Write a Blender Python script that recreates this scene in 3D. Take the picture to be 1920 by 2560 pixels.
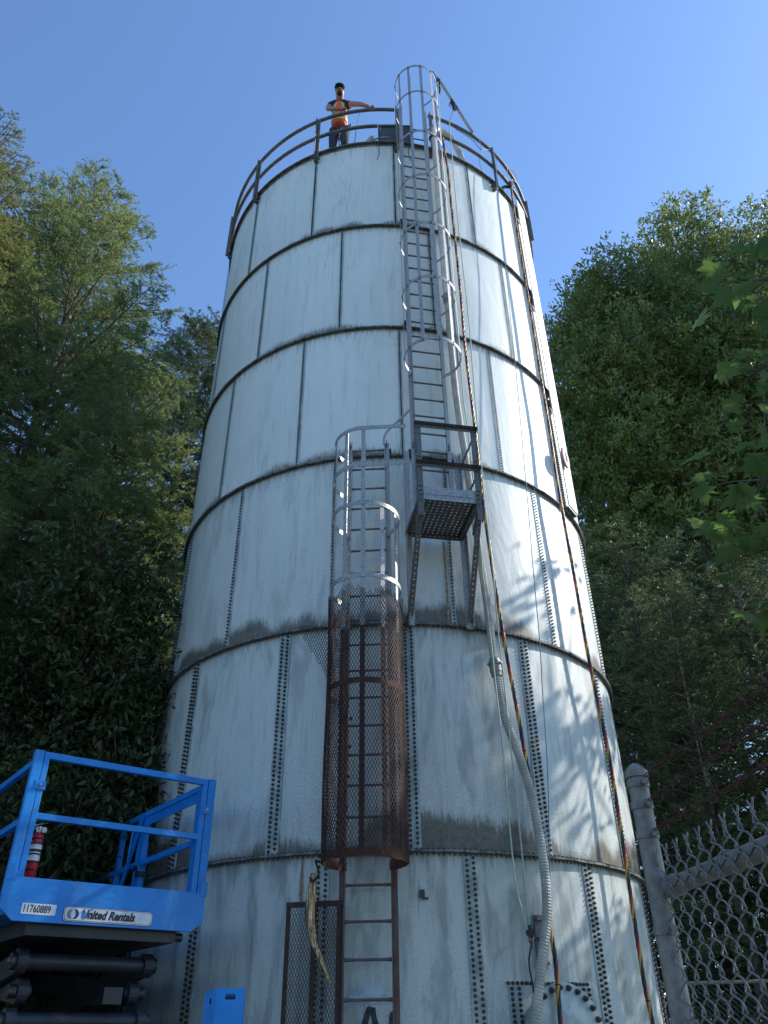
import bpy, math, random
import numpy as np
from mathutils import Vector, Matrix
R_=math.radians
for o in list(bpy.data.objects): bpy.data.objects.remove(o)
scene=bpy.context.scene; COL=scene.collection
# ---------------- camera, sky, sun, exposure ----------------
F=1953.1; PITCH=0.592; ROLL=-0.0127; CZ=1.55
cam=bpy.data.objects.new('camera',bpy.data.cameras.new('camera')); COL.objects.link(cam); scene.camera=cam
cam.data.sensor_fit='VERTICAL'; cam.data.sensor_height=36; cam.data.lens=36*F/2560
cam.data.clip_start=0.05; cam.data.clip_end=3000
_c,_s=math.cos(ROLL),math.sin(ROLL); _cp,_sp=math.cos(PITCH),math.sin(PITCH)
m=Matrix.Identity(4)
for i,v in enumerate([(_c,-_s*_sp,_s*_cp),(-_s,-_c*_sp,_c*_cp),(0,-_cp,-_sp)]):
    for j in range(3): m[j][i]=v[j]
m[2][3]=CZ; cam.matrix_world=m
SUN_AZ=104.0; SUN_EL=35.5        # azimuth from the tank's camera side (-Y) turning towards +X
sd=Vector((math.sin(R_(SUN_AZ))*math.cos(R_(SUN_EL)),-math.cos(R_(SUN_AZ))*math.cos(R_(SUN_EL)),math.sin(R_(SUN_EL))))
world=bpy.data.worlds.new("World"); scene.world=world; world.use_nodes=True
nt=world.node_tree; bg=nt.nodes['Background']; sky=nt.nodes.new('ShaderNodeTexSky')
sky.sky_type='NISHITA'; sky.sun_disc=False; sky.sun_elevation=R_(SUN_EL); sky.sun_rotation=math.atan2(sd.x,sd.y)
sky.air_density=1.15; sky.dust_density=0.35; sky.ozone_density=6.6
nt.links.new(sky.outputs[0],bg.inputs[0]); bg.inputs[1].default_value=0.12
sl=bpy.data.lights.new('sun','SUN'); sl.energy=2.4; sl.angle=R_(0.53); sl.color=(1,0.94,0.85)
so=bpy.data.objects.new('sun',sl); COL.objects.link(so); so.rotation_euler=sd.to_track_quat('Z','Y').to_euler()
scene.view_settings.view_transform='Standard'; scene.view_settings.look='None'
scene.view_settings.exposure=1.2; scene.view_settings.gamma=1
scene.cycles.max_bounces=8; scene.cycles.transparent_max_bounces=12
# ---------------- geometry frame ----------------
TX,TY,R=0.0078,11.2407,3.1814; H=2.4; Z5=3.0373; ZT=Z5+5*H; ZB=Z5-H
def P(th,z,off=0.0):
    t=R_(th); r=R+off; return Vector((TX+r*math.sin(t),TY-r*math.cos(t),z))
def frame(th):
    t=R_(th); n=Vector((math.sin(t),-math.cos(t),0)); s=Vector((math.cos(t),math.sin(t),0)); o=Vector((TX,TY,0))
    return lambda a,off,z: o+n*(R+off)+s*a+Vector((0,0,z))
def az_pt(az,k,D):   # from the viewpoint on the ground: bearing, rise per metre, distance
    return Vector((D*math.sin(R_(az)),D*math.cos(R_(az)),CZ+k*D))
# ---------------- materials ----------------
class NT:
    def __init__(s,name):
        s.m=bpy.data.materials.new(name); s.m.use_nodes=True; s.t=s.m.node_tree; s.b=s.t.nodes['Principled BSDF']; s.out=s.t.nodes['Material Output']
    def n(s,typ,**k):
        x=s.t.nodes.new('ShaderNode'+typ)
        for a,v in k.items():
            if a.startswith('i_'): x.inputs[a[2:].replace('_',' ')].default_value=v
            else: setattr(x,a,v)
        return x
    def l(s,a,b): s.t.links.new(a,b)
    def noise(s,vec,scale=5,detail=4,rough=.55,dist=0):
        x=s.n('TexNoise'); x.inputs['Scale'].default_value=scale; x.inputs['Detail'].default_value=detail; x.inputs['Roughness'].default_value=rough; x.inputs['Distortion'].default_value=dist
        if vec is not None: s.l(vec,x.inputs['Vector'])
        return x.outputs['Fac']
    def mapv(s,vec,sc=(1,1,1),loc=(0,0,0)):
        x=s.n('Mapping'); x.inputs['Scale'].default_value=sc; x.inputs['Location'].default_value=loc; s.l(vec,x.inputs['Vector']); return x.outputs[0]
    def ramp(s,f,a,b):
        x=s.n('MapRange'); x.interpolation_type='SMOOTHSTEP'; x.inputs['From Min'].default_value=a; x.inputs['From Max'].default_value=b; s.l(f,x.inputs['Value']); return x.outputs[0]
    def math(s,op,a,b=None):
        x=s.n('Math'); x.operation=op
        for i,v in enumerate((a,b)):
            if v is None: continue
            if isinstance(v,(int,float)): x.inputs[i].default_value=v
            else: s.l(v,x.inputs[i])
        return x.outputs[0]
    def mix(s,f,a,b):
        x=s.n('Mix'); x.data_type='RGBA'; fi=x.inputs[0]; ai=x.inputs[6]; bi=x.inputs[7]
        for i,v in ((fi,f),(ai,a),(bi,b)):
            if isinstance(v,(int,float)): i.default_value=v
            elif isinstance(v,tuple): i.default_value=v if len(v)==4 else v+(1,)
            else: s.l(v,i)
        return x.outputs[2]
    def bump(s,h,st=.3,d=.01):
        x=s.n('Bump'); x.inputs['Strength'].default_value=st; x.inputs['Distance'].default_value=d; s.l(h,x.inputs['Height']); s.l(x.outputs[0],s.b.inputs['Normal'])
def simple(name,c1,c2=None,rough=.5,metal=0,scale=8,bump=0,r2=None,lo=.35,hi=.65,det=5):
    t=NT(name); g=t.n('TexCoord').outputs['Object']; c2=c2 or tuple(v*.75 for v in c1)
    f=t.ramp(t.noise(g,scale,det,.6),lo,hi); t.l(t.mix(f,c1,c2),t.b.inputs['Base Color'])
    t.b.inputs['Metallic'].default_value=metal; t.b.inputs['Roughness'].default_value=rough
    if r2 is not None:
        x=t.n('MapRange'); x.inputs['To Min'].default_value=rough; x.inputs['To Max'].default_value=r2; t.l(f,x.inputs['Value']); t.l(x.outputs[0],t.b.inputs['Roughness'])
    if bump: t.bump(t.noise(g,scale*4,4,.6),bump,.004)
    return t.m
def tank_mat(name,grime,seed):
    t=NT(name); uv=t.n('UVMap'); uv.uv_map='uv'; uv=uv.outputs[0]
    uv2=t.mapv(uv,(1,1,1),(seed,seed*.7,0))
    sep=t.n('SeparateXYZ'); t.l(uv,sep.inputs[0]); V=sep.outputs[1]
    big=t.noise(t.mapv(uv2,(.9,.35,1)),1.3,4,.6,.4)
    base=t.mix(t.ramp(big,.35,.68),(.73,.765,.705),(.79,.815,.765))
    st=t.noise(t.mapv(uv2,(7,.45,1)),1.6,6,.65,.3)
    base=t.mix(t.math('MULTIPLY',t.ramp(st,.50,.80),.45+.35*grime),base,(.27,.33,.33))
    st2=t.noise(t.mapv(uv2,(26,1.4,1)),1.5,7,.75,.2); area=t.ramp(t.noise(t.mapv(uv2,(1.4,.5,1),(4,2,0)),1.3,3,.5),.46,.66)
    base=t.mix(t.math('MULTIPLY',t.math('MULTIPLY',t.ramp(st2,.52,.66),area),.45+.5*grime),base,(.13,.155,.155))
    lt=t.noise(t.mapv(uv2,(11,.5,1),(9,3,0)),1.5,5,.6)
    base=t.mix(t.math('MULTIPLY',t.ramp(lt,.56,.74),.45),base,(.70,.79,.78))
    base=t.mix(.50*max(0,grime-.1),base,(.31,.385,.37)); g2=t.noise(t.mapv(uv2,(2.6,.55,1),(3,1,0)),1.6,5,.65,.5); base=t.mix(t.math('MULTIPLY',t.ramp(g2,.47,.66),.62*grime),base,(.17,.19,.175))
    # scratchy chips
    sp=t.noise(t.mapv(uv2,(40,13,1)),1.4,3,.6,.8)
    base=t.mix(t.math('MULTIPLY',t.ramp(sp,.735,.76),.8),base,(.07,.07,.065))
    # fine mottling of oxidised coating
    mo=t.noise(t.mapv(uv2,(60,30,1)),1.4,4,.7); low=t.ramp(V,1.6,.25)
    base=t.mix(t.math('MULTIPLY',t.math('MULTIPLY',t.ramp(mo,.45,.62),t.math('ADD',t.math('MULTIPLY',low,.5),.15+.25*grime)),.35+.45*grime),base,(.26,.30,.30))
    # algae and moss rising from the ledge
    an=t.noise(t.mapv(uv2,(30,4.5,1)),1.3,7,.75,.3); patch=t.noise(t.mapv(uv2,(.75,.1,1),(1,0,0)),1.2,3,.5)
    hgt=t.math('ADD',t.math('MULTIPLY',t.ramp(patch,.36,.60),.19+.16*grime),.17*(grime if grime<.9 else 0)-.02)
    lim=t.math('ADD',hgt,t.math('MULTIPLY',t.math('SUBTRACT',an,.5),.34))
    alg=t.ramp(t.math('SUBTRACT',lim,V),-.03,.13)
    ac=t.mix(t.ramp(t.noise(t.mapv(uv2,(9,9,1)),2,5,.7),.4,.6),(.052,.052,.034),(.135,.10,.062))
    base=t.mix(t.math('MULTIPLY',alg,.88),base,ac)
    # drips under the upper ledge
    tn=t.noise(t.mapv(uv2,(16,1.2,1),(5,7,0)),1.4,5,.7)
    dr=t.ramp(t.math('SUBTRACT',t.math('MULTIPLY',tn,.9),t.math('SUBTRACT',2.4,V)),.28,.50)
    base=t.mix(t.math('MULTIPLY',dr,.5),base,(.13,.15,.13))
    # rust runs
    rs=t.noise(t.mapv(uv2,(5,.3,1),(2,8,0)),1.3,5,.65); base=t.mix(t.math('MULTIPLY',t.ramp(rs,.745-.03*grime,.80),.55),base,(.23,.11,.04))
    t.l(base,t.b.inputs['Base Color'])
    x=t.n('MapRange'); x.inputs['To Min'].default_value=.34; x.inputs['To Max'].default_value=.62; t.l(st,x.inputs['Value']); t.l(x.outputs[0],t.b.inputs['Roughness'])
    t.b.inputs['Metallic'].default_value=0.0
    hb=t.math('ADD',t.math('MULTIPLY',big,3.0),t.math('MULTIPLY',mo,.15)); t.bump(hb,.35,.02)
    return t.m
def leaf_mat(name,c1,c2,trans=.35,rough=.45,scale=.6,c3=None):
    t=NT(name); g=t.n('TexCoord').outputs['Object']
    f=t.ramp(t.noise(g,scale,3,.6),.35,.65); col=t.mix(f,c1,c2)
    if c3:
        f2=t.ramp(t.noise(g,14,2,.5),.60,.66); col=t.mix(f2,col,c3)
    t.l(col,t.b.inputs['Base Color']); t.b.inputs['Roughness'].default_value=rough
    tr=t.n('BsdfTranslucent'); mx=t.n('MixShader'); mx.inputs[0].default_value=trans
    hs=t.n('HueSaturation'); hs.inputs['Value'].default_value=1.9; hs.inputs['Hue'].default_value=.478; t.l(col,hs.inputs['Color']); t.l(hs.outputs[0],tr.inputs[0])
    t.l(t.b.outputs[0],mx.inputs[1]); t.l(tr.outputs[0],mx.inputs[2]); t.l(mx.outputs[0],t.out.inputs[0])
    return t.m
M={}
for i,g in enumerate([.15,.05,.05,.45,.75,1.0]): M['tank%d'%i]=tank_mat('tank_paint_%d'%i,g,i*3.7)
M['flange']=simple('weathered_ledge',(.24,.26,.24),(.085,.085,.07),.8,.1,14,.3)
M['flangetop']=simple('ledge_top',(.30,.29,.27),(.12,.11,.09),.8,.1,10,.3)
M['peel']=simple('bare_paint',(.50,.60,.64),(.34,.42,.44),.5,0,14)
M['browned']=simple('rust_brown_stain',(.26,.15,.08),(.36,.33,.27),.8,0,22,.1,None,.4,.6)
M['soot']=simple('black_marking',(.02,.022,.025),(.06,.065,.07),.7,0,18)
M['bolt']=simple('dark_bolt',(.055,.05,.047),(.10,.09,.085),.5,.5,40)
M['lap']=simple('lap_strip',(.48,.55,.53),(.28,.33,.32),.5,.1,6)
M['roof']=simple('roof_plate',(.45,.46,.45),(.3,.3,.29),.6,.1,3)
M['galv']=simple('galvanised_steel',(.44,.43,.405),(.27,.265,.255),.45,.45,55,.1,.6,.4,.6,2)
M['galvdark']=simple('dull_galvanised',(.175,.17,.165),(.095,.093,.09),.55,.4,40,.1)
M['rail']=simple('handrail_grey',(.10,.105,.10),(.17,.165,.15),.55,.35,9,.15)
M['rust']=simple('red_oxide_rust',(.085,.028,.022),(.16,.065,.035),.75,.15,16,.3)
M['rustdark']=simple('dark_oxide',(.038,.022,.020),(.070,.032,.024),.7,.2,20,.2)
M['rustgrey']=simple('worn_rail',(.14,.12,.115),(.15,.075,.06),.6,.3,7,.2)
M['hose']=simple('ribbed_hose',(.47,.455,.40),(.34,.33,.28),.42,0,5,.05)
M['pipe']=simple('white_pipe',(.66,.66,.60),(.50,.50,.43),.4,0,3)
M['hosegrey']=simple('hose_coupling',(.30,.27,.24),(.2,.18,.16),.5,.2,12)
M['yellow']=simple('yellow_sheath',(.62,.36,.03),(.5,.27,.02),.35,0,20)
M['red']=simple('red_sheath',(.38,.02,.035),(.28,.02,.03),.35,0,20)
M['navy']=simple('navy_sheath',(.012,.014,.03),(.02,.02,.03),.35,0,20)
M['black']=simple('black_rubber',(.012,.012,.013),(.025,.025,.025),.5,0,20)
M['rope']=simple('pale_green_rope',(.50,.60,.50),(.36,.46,.38),.8,0,60,.5)
M['blueline']=simple('blue_line',(.10,.26,.42),(.16,.26,.33),.7,0,4)
M['greyline']=simple('grey_wire',(.25,.27,.28),(.14,.15,.16),.6,.1,4)
M['board']=simple('gauge_board',(.72,.72,.70),(.52,.52,.49),.5,0,2.5)
M['pink']=simple('faded_target',(.50,.32,.34),(.42,.25,.27),.6,0,6)
M['hatch']=simple('hatch_box',(.045,.06,.068),(.08,.09,.095),.5,.1,5)
M['orange']=simple('warning_cap',(.35,.09,.05),(.15,.03,.02),.5,0,20)
def blue_mat():
    t=NT('blue_paint'); g=t.n('TexCoord').outputs['Object']
    b=t.mix(t.ramp(t.noise(g,3.5,5,.6),.3,.7),(.004,.255,.72),(.006,.19,.57)); sc=t.noise(t.mapv(g,(3,3,22)),3.1,5,.75,.8); b=t.mix(t.math('MULTIPLY',t.ramp(sc,.63,.68),.55),b,(.05,.10,.20))
    ch=t.noise(g,26,3,.6,1.2); b=t.mix(t.ramp(ch,.715,.73),b,(.30,.33,.36)); dl=t.noise(t.mapv(g,(5,5,1)),2,5,.6); b=t.mix(t.math('MULTIPLY',t.ramp(dl,.5,.72),.28),b,(.16,.22,.28))
    t.l(b,t.b.inputs['Base Color']); x=t.n('MapRange'); x.inputs['To Min'].default_value=.28; x.inputs['To Max'].default_value=.55; t.l(dl,x.inputs['Value']); t.l(x.outputs[0],t.b.inputs['Roughness']); return t.m
M['blue']=blue_mat()
M['blued']=simple('blue_paint_worn',(.01,.17,.50),(.015,.14,.42),.4,0,5)
M['arm']=simple('dark_arm_paint',(.018,.021,.030),(.03,.034,.045),.42,.1,4)
M['zinc']=simple('bright_bolt',(.6,.6,.62),(.4,.4,.42),.3,.9,20)
M['white']=simple('sticker_white',(.78,.79,.80),(.60,.62,.66),.35,0,9)
M['navyink']=simple('navy_ink',(.01,.013,.035),(.014,.016,.04),.4)
M['logoblue']=simple('logo_blue',(.01,.02,.16),(.012,.025,.19),.4)
M['logogrey']=simple('logo_grey',(.16,.19,.21),(.2,.22,.24),.4)
M['extred']=simple('extinguisher_red',(.50,.012,.03),(.42,.01,.025),.25)
M['fence']=simple('beige_fence_coat',(.25,.23,.20),(.16,.15,.135),.5,.05,30,.2)
M['wire']=simple('fence_wire',(.27,.26,.24),(.15,.148,.14),.45,.25,60,.3)
M['wirerust']=simple('rusty_barbed_wire',(.11,.035,.025),(.06,.024,.02),.8,.1,40)
M['bark']=simple('fir_bark',(.10,.085,.07),(.20,.18,.155),.9,0,9,.6)
M['barkpale']=simple('pale_bark',(.22,.20,.18),(.10,.085,.07),.9,0,7,.6)
M['barkred']=simple('red_brown_bark',(.10,.055,.035),(.16,.10,.06),.7,0,6,.4)
M['twig']=simple('dark_twig',(.05,.042,.035),(.09,.075,.06),.9,0,9)
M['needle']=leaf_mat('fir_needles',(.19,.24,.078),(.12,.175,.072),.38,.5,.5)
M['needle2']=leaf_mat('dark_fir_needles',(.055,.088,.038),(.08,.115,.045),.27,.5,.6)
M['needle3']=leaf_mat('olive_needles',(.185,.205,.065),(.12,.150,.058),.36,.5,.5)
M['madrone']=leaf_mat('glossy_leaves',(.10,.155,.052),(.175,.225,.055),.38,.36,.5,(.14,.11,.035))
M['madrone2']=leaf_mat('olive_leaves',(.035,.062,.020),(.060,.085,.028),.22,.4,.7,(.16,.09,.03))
M['maple']=leaf_mat('maple_leaves',(.055,.12,.034),(.085,.16,.040),.42,.42,1.2)
def gold_mat():
    t=NT('yellowed_strip'); g=t.n('TexCoord').outputs['Object']; f=t.ramp(t.noise(t.mapv(g,(70,70,3)),1.3,4,.6),.42,.58); f2=t.ramp(t.noise(t.mapv(g,(9,9,9)),2,4,.6),.4,.6)
    t.l(t.mix(f,t.mix(f2,(.78,.62,.32),(.55,.33,.10)),(.09,.05,.025)),t.b.inputs['Base Color']); t.b.inputs['Roughness'].default_value=.3; return t.m
M['gold']=gold_mat()
M['concrete']=simple('concrete',(.28,.27,.25),(.2,.19,.18),.9,0,5,.4)
M['skin']=simple('skin',(.42,.21,.14),(.38,.18,.12),.5,0,8)
M['lips']=simple('lips',(.28,.10,.08))
M['hair']=simple('dark_beard',(.05,.03,.02),(.03,.02,.015),.8,0,30)
M['tee']=simple('black_cotton',(.012,.013,.018),(.02,.02,.028),.9,0,10)
M['vest']=simple('orange_vest',(.95,.13,.02),(.85,.10,.02),.6,0,10)
M['lime']=simple('lime_tape',(.62,.68,.06),(.55,.6,.06),.5,0,10)
M['silver']=simple('silver_tape',(.45,.47,.46),(.36,.38,.38),.35,.3,10)
M['pants']=simple('navy_work_trousers',(.028,.034,.055),(.04,.046,.065),.85,0,8)
M['cap']=simple('dark_cap',(.018,.028,.024),(.03,.04,.035),.8,0,10)
def ground_mat():
    t=NT('gravel_ground'); g=t.n('TexCoord').outputs['Object']
    v=t.n('TexVoronoi'); v.inputs['Scale'].default_value=22; t.l(g,v.inputs['Vector'])
    b=t.mix(t.ramp(t.noise(g,.5,5,.6),.4,.6),(.13,.115,.09),(.09,.10,.055)); b=t.mix(t.math('MULTIPLY',v.outputs['Distance'],.6),b,(.22,.21,.19))
    t.l(b,t.b.inputs['Base Color']); t.b.inputs['Roughness'].default_value=.95; t.bump(v.outputs['Distance'],.6,.03); return t.m
M['ground']=ground_mat()
# ---------------- object helpers ----------------
def setp(o,label=None,cat=None,group=None,kind=None):
    if label: o['label']=label
    if cat: o['category']=cat
    if group: o['group']=group
    if kind: o['kind']=kind
    return o
def thing(name,label,cat,loc=(0,0,0),group=None):
    o=bpy.data.objects.new(name,None); o.empty_display_size=.2; COL.objects.link(o); o.location=loc
    return setp(o,label,cat,group)
class MB:
    def __init__(s): s.v=[]; s.f=[]; s.mi=[]; s.cur=0
    def add(s,vs,fs):
        n=len(s.v); s.v+= [tuple(v) for v in vs]; s.f+=[tuple(i+n for i in f) for f in fs]; s.mi+=[s.cur]*len(fs)
    def hexa(s,c):  # 8 corners: bottom 4 ccw, top 4 ccw
        s.add(c,[(3,2,1,0),(4,5,6,7),(0,1,5,4),(1,2,6,5),(2,3,7,6),(3,0,4,7)])
    def box(s,o,ax,ay,az):  # origin corner and three edge vectors
        o=Vector(o);ax=Vector(ax);ay=Vector(ay);az=Vector(az)
        s.hexa([o,o+ax,o+ax+ay,o+ay,o+az,o+ax+az,o+ax+ay+az,o+ay+az])
    def cbox(s,c,ax,ay,az): s.box(Vector(c)-(Vector(ax)+Vector(ay)+Vector(az))/2,ax,ay,az)
    def bar(s,a,b,w,t,side):  # flat bar a->b, width w along side, thickness t
        a=Vector(a);b=Vector(b);d=(b-a).normalized(); side=Vector(side); side=(side-d*side.dot(d)).normalized(); n=d.cross(side)
        s.cbox((a+b)/2,b-a,side*w,n*t)
    def angle(s,a,b,w,t,s1,s2):  # L section
        a=Vector(a);b=Vector(b);d=(b-a).normalized(); s1=Vector(s1);s1=(s1-d*s1.dot(d)).normalized(); s2=Vector(s2); s2=(s2-d*s2.dot(d)); s2=(s2-s1*s2.dot(s1)).normalized()
        s.box(a,b-a,s1*w,s2*t); s.box(a+s2*t,b-a,s1*t,s2*(w-t))
    def tube(s,pts,r,n=8,cap=True,closed=False,rot=0):
        pts=[Vector(p) for p in pts]; N=len(pts); rs=r if hasattr(r,'__len__') else [r]*N
        ring=[]; up=None
        for i in range(N):
            a=pts[(i-1)%N] if (i>0 or closed) else pts[i]; b=pts[(i+1)%N] if (i<N-1 or closed) else pts[i]
            d=(b-a).normalized()
            if up is None: up=Vector((0,0,1)) if abs(d.z)<.9 else Vector((1,0,0))
            x=(up-d*up.dot(d)).normalized(); up=x; y=d.cross(x); ring.append([pts[i]+(x*math.cos(2*math.pi*k/n+rot)+y*math.sin(2*math.pi*k/n+rot))*rs[i] for k in range(n)])
        vs=[p for q in ring for p in q]; fs=[]
        for i in range(N if closed else N-1):
            j=(i+1)%N
            for k in range(n): fs.append((i*n+k,i*n+(k+1)%n,j*n+(k+1)%n,j*n+k))
        if cap and not closed: fs+=[tuple(range(n))[::-1],tuple((N-1)*n+k for k in range(n))]
        s.add(vs,fs)
    def cyl(s,a,b,r,n=10): s.tube([a,b],r,n)
    def lathe(s,c,ax,prof,n=16):  # prof: (dist along axis, radius)
        c=Vector(c);ax=Vector(ax).normalized(); x=ax.orthogonal().normalized(); y=ax.cross(x); vs=[];fs=[]
        for h,r in prof:
            for k in range(n): a=2*math.pi*k/n; vs.append(c+ax*h+(x*math.cos(a)+y*math.sin(a))*r)
        for i in range(len(prof)-1):
            for k in range(n): fs.append((i*n+k,i*n+(k+1)%n,(i+1)*n+(k+1)%n,(i+1)*n+k))
        fs+=[tuple(range(n))[::-1],tuple((len(prof)-1)*n+k for k in range(n))]
        s.add(vs,fs)
    def build(s,name,mats,parent=None,smooth=False,uv=None):
        me=bpy.data.meshes.new(name); me.from_pydata(s.v,[],s.f)
        if not isinstance(mats,(list,tuple)): mats=[mats]
        for mt in mats: me.materials.append(M[mt] if isinstance(mt,str) else mt)
        if len(mats)>1: me.polygons.foreach_set('material_index',s.mi)
        if smooth is True: me.polygons.foreach_set('use_smooth',[True]*len(s.f))
        elif smooth: me.polygons.foreach_set('use_smooth',[True]*len(s.f)); me.set_sharp_from_angle(angle=R_(smooth))
        if uv:
            ul=me.uv_layers.new(name='uv'); co=[0.0]*(2*len(me.loops))
            for lp in me.loops: co[2*lp.index],co[2*lp.index+1]=uv[lp.vertex_index]
            ul.data.foreach_set('uv',co)
        me.update(); o=bpy.data.objects.new(name,me); COL.objects.link(o)
        if parent is not None:
            o.parent=parent
            if parent.type=='EMPTY' or True: o.matrix_parent_inverse=inv_world(parent)
        return o
def inv_world(p):
    mw=Matrix.Identity(4); q=p; ch=[]
    while q is not None: ch.append(q); q=q.parent
    for q in reversed(ch): mw=mw@(q.matrix_parent_inverse if q.parent else Matrix.Identity(4))@Matrix.LocRotScale(q.location,q.rotation_euler,q.scale)
    return mw.inverted()
def npmesh(name,V,Fq,mats,parent=None,mi=None,smooth=False):
    me=bpy.data.meshes.new(name); nf,k=Fq.shape; me.vertices.add(len(V)); me.vertices.foreach_set('co',V.astype(np.float32).ravel())
    me.loops.add(nf*k); me.loops.foreach_set('vertex_index',Fq.astype(np.int32).ravel())
    me.polygons.add(nf); me.polygons.foreach_set('loop_start',np.arange(0,nf*k,k,dtype=np.int32)); me.polygons.foreach_set('loop_total',np.full(nf,k,dtype=np.int32))
    for mt in mats: me.materials.append(M[mt])
    if mi is not None: me.polygons.foreach_set('material_index',mi.astype(np.int32))
    me.update(calc_edges=True); me.validate(); o=bpy.data.objects.new(name,me); COL.objects.link(o)
    if parent is not None: o.parent=parent; o.matrix_parent_inverse=inv_world(parent)
    return o
def crom(pts,step=.08):
    pts=[Vector(p) for p in pts]; out=[]
    for i in range(len(pts)-1):
        p0=pts[max(i-1,0)];p1=pts[i];p2=pts[i+1];p3=pts[min(i+2,len(pts)-1)]
        n=max(2,int((p2-p1).length/step))
        for k in range(n):
            t=k/n; out.append(.5*((2*p1)+(p2-p0)*t+(2*p0-5*p1+4*p2-p3)*t*t+(3*p1-p0-3*p2+p3)*t**3))
    out.append(pts[-1]); return out
UP=Vector((0,0,1))
#@@STRUCT
# ================= GROUND =================
g=MB(); S=600; g.add([(-S,-S,0),(S,-S,0),(S,S,0),(-S,S,0)],[(0,1,2,3)]); setp(g.build('ground','ground'),kind='structure')
# ================= TANK =================
tank=thing('water_tank','tall pale blue bolted steel water tank of stacked curved panels with mossy ledges','water tank',(TX,TY,0))
NP=14; DA=360/NP; offs=[4.4,-11.5,4.4,-11.5,4.4,-11.6]   # seam angle of each tier from the top
SEG=8; random.seed(5)
for tier in range(6):
    z1=ZT-tier*H; z0=z1-H
    for k in range(NP):
        a0=offs[tier]+k*DA; b=MB(); uv=[]
        jit=random.uniform(0,40)
        for i in range(SEG+1):
            a=a0+DA*i/SEG; bul=0.006*math.sin(math.pi*i/SEG)
            for z in (z0+.004,z0+.8,z0+1.6,z1-.004):
                b.v.append(tuple(P(a,z,bul if z not in (z0+.004,z1-.004) else 0))); uv.append((R_(a-a0)*R+jit,z-z0))
        for i in range(SEG):
            for j in range(3): b.f.append((i*4+j,(i+1)*4+j,(i+1)*4+j+1,i*4+j+1)); b.mi.append(0)
        b.build('wall_panel','tank%d'%tier,tank,smooth=True,uv=uv)
        aa=(a0+180)%360-180
        if abs(aa)<112:
            b=MB(); dbl=tier>=4; lt_=.011 if dbl else .007; br_=1.0 if dbl else .66
            for w in ((-.03,.03),) if not dbl else ((-.07,.07),):   # lap strip standing off the wall
                d0=math.degrees(w[0]/R); d1=math.degrees(w[1]/R)
                b.hexa([P(aa+d0,z0+.02,.001),P(aa+d0,z0+.02,lt_),P(aa+d1,z0+.02,lt_),P(aa+d1,z0+.02,.001),P(aa+d0,z1-.03,.001),P(aa+d0,z1-.03,lt_),P(aa+d1,z1-.03,lt_),P(aa+d1,z1-.03,.001)])
            b.cur=1; t=R_(aa); s=Vector((math.cos(t),math.sin(t),0)); nn=Vector((math.sin(t),-math.cos(t),0))
            rows=[0.0] if not dbl else [-.034,.034]; sp=.0465
            for ri,rx in enumerate(rows):
                z=z0+.045+(sp/2 if ri else 0)
                while z<z1-.03:
                    c=P(aa,z,.010)+s*rx; L=.030; rot=random.random()
                    vs=[];
                    for h,r in ((0,.0155*br_),(.016,.0155*br_),(.017,.009*br_),(L,.008)):
                        for q in range(6): an=rot+q*math.pi/3; vs.append(c+nn*h+(s*math.cos(an)+UP*math.sin(an))*r)
                    fs=[(i*6+q,i*6+(q+1)%6,(i+1)*6+(q+1)%6,(i+1)*6+q) for i in range(3) for q in range(6)]+[tuple(18+q for q in range(6))]
                    b.add(vs,fs); z+=sp
            b.build('seam_strip',['lap','bolt'],tank)
for i in range(7):     # ledges between the tiers (flanged joints)
    z=ZT-i*H; out=.052 if i<6 else .09
    b=MB(); n=168
    prof=[(0.001,-.012),(out,-.012),(out,.010),(0.001,.010)] if i else [(-.25,.004),(.002,.004),(.002,-.06),(.010,-.06),(.012,-.008),(.060,-.008),(.060,.014),(-.25,.014)]
    for q in range(n):
        a=360*q/n; wob=.0025*math.sin(q*1.7+i)
        for o_,dz in prof: b.v.append(tuple(P(a,z+dz+wob,o_)))
    m_=len(prof)
    for q in range(n):
        for j in range(m_): 
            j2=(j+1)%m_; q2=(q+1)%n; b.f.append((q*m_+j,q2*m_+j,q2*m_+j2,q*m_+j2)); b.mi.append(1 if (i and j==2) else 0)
    b.cur=2; n=27*14
    for q in range(n):
        a=360*q/n
        if abs((a+180)%360-180)>112: continue
        c=P(a,z-.012,.030 if i else .034); 
        for h0,h1,r in ((0,-.016,.0135),(-.016,-.030,.0075)): 
            vs=[c+UP*h+Vector((math.cos(x*math.pi/3),math.sin(x*math.pi/3),0))*r for h in (h0,h1) for x in range(6)]
            b.add(vs,[(x,(x+1)%6,6+(x+1)%6,6+x) for x in range(6)]+[(6,7,8,9,10,11)])
        if i>=4 or q%3==0:
            c=P(a,z+.010,.030); vs=[c+UP*h+Vector((math.cos(x*math.pi/3),math.sin(x*math.pi/3),0))*.013 for h in (0,.014) for x in range(6)]
            b.add(vs,[(x,(x+1)%6,6+(x+1)%6,6+x) for x in range(6)]+[(6,7,8,9,10,11)])
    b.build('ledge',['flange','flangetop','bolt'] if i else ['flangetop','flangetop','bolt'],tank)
b=MB(); b.lathe((TX,TY,ZT-.03),UP,[(0,R-.02),(.09,R-.3),(.5,.4),(.52,.05)],56); b.build('roof','roof',tank,smooth=40)
b=MB(); b.lathe((TX,TY,0.0),UP,[(-.1,R+.35),(ZB-.002,R+.35),(ZB-.001,R-.1)],64); b.build('foundation','concrete',tank,smooth=40)
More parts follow.
